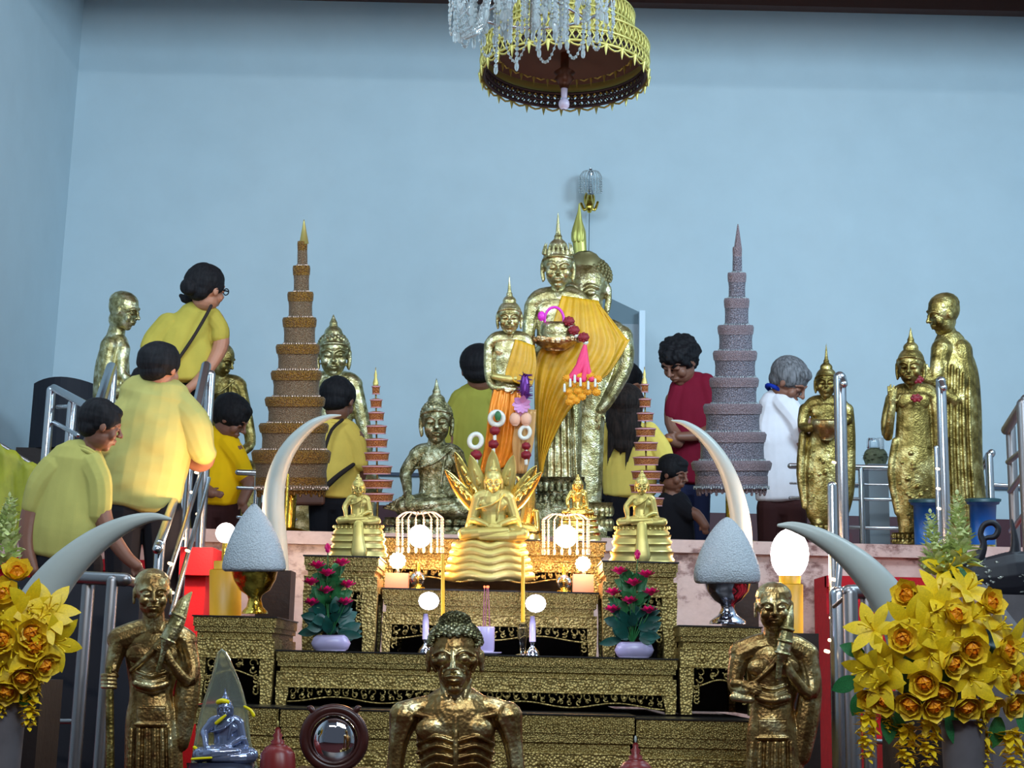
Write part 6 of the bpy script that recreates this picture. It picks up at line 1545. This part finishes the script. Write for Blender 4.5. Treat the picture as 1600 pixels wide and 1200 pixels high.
# ================================================================== YELLOW BOUQUETS
def mesh_proto(build):
    m = M(); build(m); vs = [wmap(v) for v in m.V]; me = bpy.data.meshes.new('p'); me.from_pydata(vs, [], m.F); me.update(); me.polygons.foreach_set('use_smooth', [True]*len(me.polygons)); return me
def f_lily(m):
    for k in range(6):
        a = 2*PI*k/6; m.petal((0, 0, 0), (math.cos(a), math.sin(a), .75), (math.cos(a)*.9, math.sin(a)*.9, -.7), 1.0, .46, .38, .12, n=6)
    for k in range(4): a = k*1.7; m.cap([(0, 0, 0, .02), (.12*math.cos(a), .12*math.sin(a), .5, .02), (.2*math.cos(a), .2*math.sin(a), .6, .04)], n=2, seg=5)
def f_rose_out(m):
    for r, (n, L, tl) in enumerate(((5, .62, .9), (6, .78, .55))):
        for k in range(n):
            a = 2*PI*k/n+r*.5; m.petal((.1*math.cos(a), .1*math.sin(a), -.1), (math.cos(a), math.sin(a), tl), (-math.cos(a), -math.sin(a), 1), L, .72, .35, .3, n=5)
def f_rose_in(m):
    m.ell(0, 0, .12, .24, .24, .26, seg=12, rings=8)
    for r, (n, L) in enumerate(((4, .42), (5, .5))):
        for k in range(n):
            a = 2*PI*k/n+r*.6; m.petal((.08*math.cos(a), .08*math.sin(a), -.05), (math.cos(a)*.7, math.sin(a)*.7, 1.2), (-math.cos(a), -math.sin(a), .6), L, .5, .5, .35, n=4)
def f_leaf(m): m.petal((0, 0, 0), (0, -1, .2), (0, 0, 1), 1.0, .55, -.25, .1, n=7)
def f_spike(m):   # downwards cluster
    rn = random.Random(4)
    for k in range(80):
        q = k/80; a = k*2.4; r = .13+.10*math.sin(PI*q)
        j = rn.uniform(-.5, .5); m.petal((r*.3*math.cos(a+j), -q*1.0, r*.3*math.sin(a+j)), (math.cos(a+j), rn.uniform(-.9, .4), math.sin(a+j)), (0, 1, 0), rn.uniform(.16, .28)*(1.1-q*.5), .17*(1.1-q*.5), rn.uniform(-.5, .6), .3, n=4)
def f_up(m):
    rn = random.Random(8)
    for k in range(130):
        q = k/130; a = k*2.4+rn.uniform(-.4, .4); r = .24*(1-q*.75)*rn.uniform(.8, 1.15)
        m.petal((r*.4*math.cos(a), q*1.0, r*.4*math.sin(a)), (math.cos(a), rn.uniform(-.3, .8), math.sin(a)), (0, 1, 0), r*.9+.02, r*.55+.02, rn.uniform(-.2, .8), .4, n=4)
PRO = {'lily': mesh_proto(f_lily), 'rose': mesh_proto(f_rose_out), 'rose_heart': mesh_proto(f_rose_in), 'leaf': mesh_proto(f_leaf), 'flower_tail': mesh_proto(f_spike), 'flower_spire': mesh_proto(f_up)}
PMAT = {'lily': YEL, 'rose': YELO, 'rose_heart': ORNG, 'leaf': LEAF, 'flower_tail': YEL, 'flower_spire': PALEG}
YELL2 = plain('petal_lemon', rgb(232, 196, 40), .5, 0, None, .2, 20)
for k in PRO: PRO[k].materials.append(PMAT[k])
PRO['rose'].materials.clear(); PRO['rose'].materials.append(YELL2)
def place(kind, t, px, py, w, Y, size, rot, name=None):
    o = bpy.data.objects.new(name or kind, PRO[kind]); col.objects.link(o); o.parent = t
    s = S(Y); o.location = P(px, py, Y-w*s)-wloc(t); o.scale = (size*s,)*3; o.rotation_euler = rot; return o
def bouquet(label, cx, cyt, Y, lil, ros, tails, spires, leaves, vasex, vy):
    t = thing('yellow_bouquet', label, 'flower arrangement', (P(vasex, 1200, Y).x, Y, ZF)); rn = random.Random(int(cx))
    def face_rot(x, y, j=.35):
        dx = (x-cx)/130; dy = (y-cyt)/130
        return (dy*.7+rn.uniform(-j, j), rn.uniform(0, 6.28)*0+rn.uniform(-j, j), dx*.8+rn.uniform(-j, j))
    def depth(x, y, R=125):
        d = ((x-cx)/R)**2+((y-cyt)/(R*.9))**2; return 62*math.sqrt(max(0, 1-min(1, d)))
    for (x, y) in lil:
        r = face_rot(x, y); place('lily', t, x, y, depth(x, y), Y, 50, r)
    for (x, y) in ros:
        r = face_rot(x, y); place('rose', t, x, y, depth(x, y)+8, Y, 40, r); place('rose_heart', t, x, y, depth(x, y)+10, Y, 44, r)
    for (x, y, L, r_) in tails: place('flower_tail', t, x, y, depth(x, y)*.6+6, Y, L, (0, r_, 0))
    for (x, y, L, r_) in spires: place('flower_spire', t, x, y, 0, Y, L, (0, r_, 0))
    for (x, y, L, r_) in leaves: place('leaf', t, x, y, depth(x, y)*.7, Y, L, (rn.uniform(-.3, .3), r_, rn.uniform(-.3, .3)))
    m = M(Y); m.ell(cx, cyt+8, -16, 92, 84, 44); m.build('foliage_core', LEAFD, t, vox=4, sm=0, disp=(.010, 30))
    m = M(); p = P(vasex, vy, Y); m.lathe(p.x, -Y, [(ZF, .12), (ZF+.04, .11), (ZF+.10, .05), (p.z-.25, .040), (p.z-.12, .044), (p.z, .046), (p.z+.02, .05)], seg=32); m.build('urn', GREY, t)
    return t
rn = random.Random(21)
L_ = [(1467, 931), (1461, 956), (1421, 974), (1453, 1024), (1515, 1061), (1381, 1064), (1547, 1045), (1509, 925), (1477, 893), (1549, 987), (1392, 1035), (1445, 985), (1517, 968), (1366, 985), (1480, 1000), (1360, 1045), (1575, 1010)]
R_ = [(1420, 932), (1543, 945), (1411, 1000), (1445, 1066), (1425, 1097), (1457, 1099), (1517, 1014), (1366, 1088), (1567, 1018), (1568, 1058), (1507, 1098), (1576, 1096), (1388, 1092), (1483, 1034), (1540, 1098), (1490, 965), (1476, 1075), (1590, 1060)]
bouquet('large yellow lily and rose bouquet at the right with pale green spires and hanging tails', 1472, 1015, 3.25, L_, R_, [(1356, 1112, 72, .05), (1415, 1130, 76, 0), (1452, 1118, 78, .05), (1530, 1138, 80, 0), (1543, 1080, 60, .3), (1578, 1140, 80, -.1), (1385, 1100, 40, 0)],
        [(1500, 885, 112, 0), (1462, 900, 98, -.05), (1484, 905, 70, 0)], [(1340, 1060, 46, 1.1), (1352, 1080, 46, .5), (1385, 1112, 50, 0), (1483, 1110, 56, -.2), (1590, 1105, 56, -.4), (1418, 945, 34, 1.5), (1350, 1022, 40, 1.9), (1560, 1120, 50, .2), (1405, 1112, 45, .2), (1510, 915, 40, 2.6)], 1505, 1140)
bouquet('yellow lily and rose bouquet cut off by the left edge', -22, 985, 3.25, [(40, 950), (62, 968), (12, 962), (82, 1003), (20, 1010), (50, 1015), (-20, 940), (-10, 1000), (5, 1040), (75, 955)], [(26, 900), (46, 990), (35, 1052), (4, 1000), (64, 1036), (2, 930), (-30, 980), (12, 1072), (55, 1010)], [(50, 1066, 68, 0), (6, 1066, 50, 0), (64, 1030, 50, .1), (-20, 1080, 60, 0)],
        [(8, 885, 108, 0), (-24, 890, 90, 0), (-2, 850, 60, .1)], [(40, 1062, 44, 0), (30, 918, 34, 1.3), (10, 1050, 40, .5), (55, 1058, 40, .3)], 6, 1110)
# near-black panel added to darken the lower left behind the rail end
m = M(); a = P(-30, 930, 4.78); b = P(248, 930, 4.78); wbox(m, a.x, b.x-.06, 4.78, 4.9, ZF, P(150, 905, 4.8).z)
tag(m.build('added_dark_panel', plain('added_panel_near_black', (.008, .009, .018, 1), .5), smooth=False), 'added near-black panel darkening the area behind the steel rail end at bottom left', 'panel')
# ================================================================== LIGHT
w = bpy.data.worlds.new('world'); bpy.context.scene.world = w; w.use_nodes = True
bg = w.node_tree.nodes['Background']; bg.inputs[0].default_value = (.30, .36, .46, 1); bg.inputs[1].default_value = .20
def area(name, loc, target, sx, sy, power, c):
    l = bpy.data.lights.new(name, 'AREA'); l.shape = 'RECTANGLE'; l.size = sx; l.size_y = sy; l.energy = power; l.color = c
    o = bpy.data.objects.new(name, l); col.objects.link(o); o.location = loc
    d = Vector(target)-Vector(loc); o.rotation_euler = d.to_track_quat('-Z', 'Y').to_euler(); return o
def point(name, loc, power, c, r=.03):
    l = bpy.data.lights.new(name, 'POINT'); l.energy = power; l.color = c; l.shadow_soft_size = r
    o = bpy.data.objects.new(name, l); col.objects.link(o); o.location = loc; return o
COOL = (.62, .84, 1.0)
area('wall_fill_right', (3.5, 4.6, 5.1), (.2, 11, 3.9), 1.6, 1.2, 190, COOL)  # area light added inside the hall to brighten the back wall
area('wall_fill_left', (-2.4, 4.2, 5.1), (.4, 11, 3.7), 1.4, 1.2, 75, COOL)  # weaker wall light added on the left side
area('window_light_front', (.8, .2, 4.6), (.4, 9, 2.6), 2.4, 1.4, 110, COOL)
area('fill_light_1', (.2, 3.4, 6.1), (.2, 8.0, 2.2), 2.4, .18, 75, (.86, .95, 1))  # overhead area strip added to light the statues
area('fill_light_2', (-1.2, .2, 3.6), (0, 4.5, 1.3), 1.3, .15, 30, (1, .96, .92))  # front fill added for highlights on the foremost statues
area('fill_light_3', (1.2, .2, 3.8), (0, 4.5, 1.3), 1.3, .15, 30, (.95, .97, 1))  # matching added front fill on the right
WARM = (1, .50, .18)
def bulb(px, py, Y, pw, c, r=.04): point('bulb_light', P(px, py, Y-.12), pw, c, r)
bulb(656, 838, 5.50, 9, WARM); bulb(884, 838, 5.50, 9, WARM)
bulb(621, 868, 5.38, 3, WARM, .03); bulb(911, 873, 5.38, 3, WARM, .03)
bulb(670, 935, 4.98, 1.4, (.75, .72, 1), .03); bulb(837, 940, 4.98, 1.4, (.75, .72, 1), .03)
bulb(353, 820, 5.8, 22, (1, .62, .36)); bulb(1234, 850, 5.7, 24, (1, .62, .4))
# ================================================================== END
sc_ = bpy.context.scene
sc_.view_settings.view_transform = 'Standard'; sc_.view_settings.look = 'None'
sc_.view_settings.gamma = 1; sc_.view_settings.exposure = 0
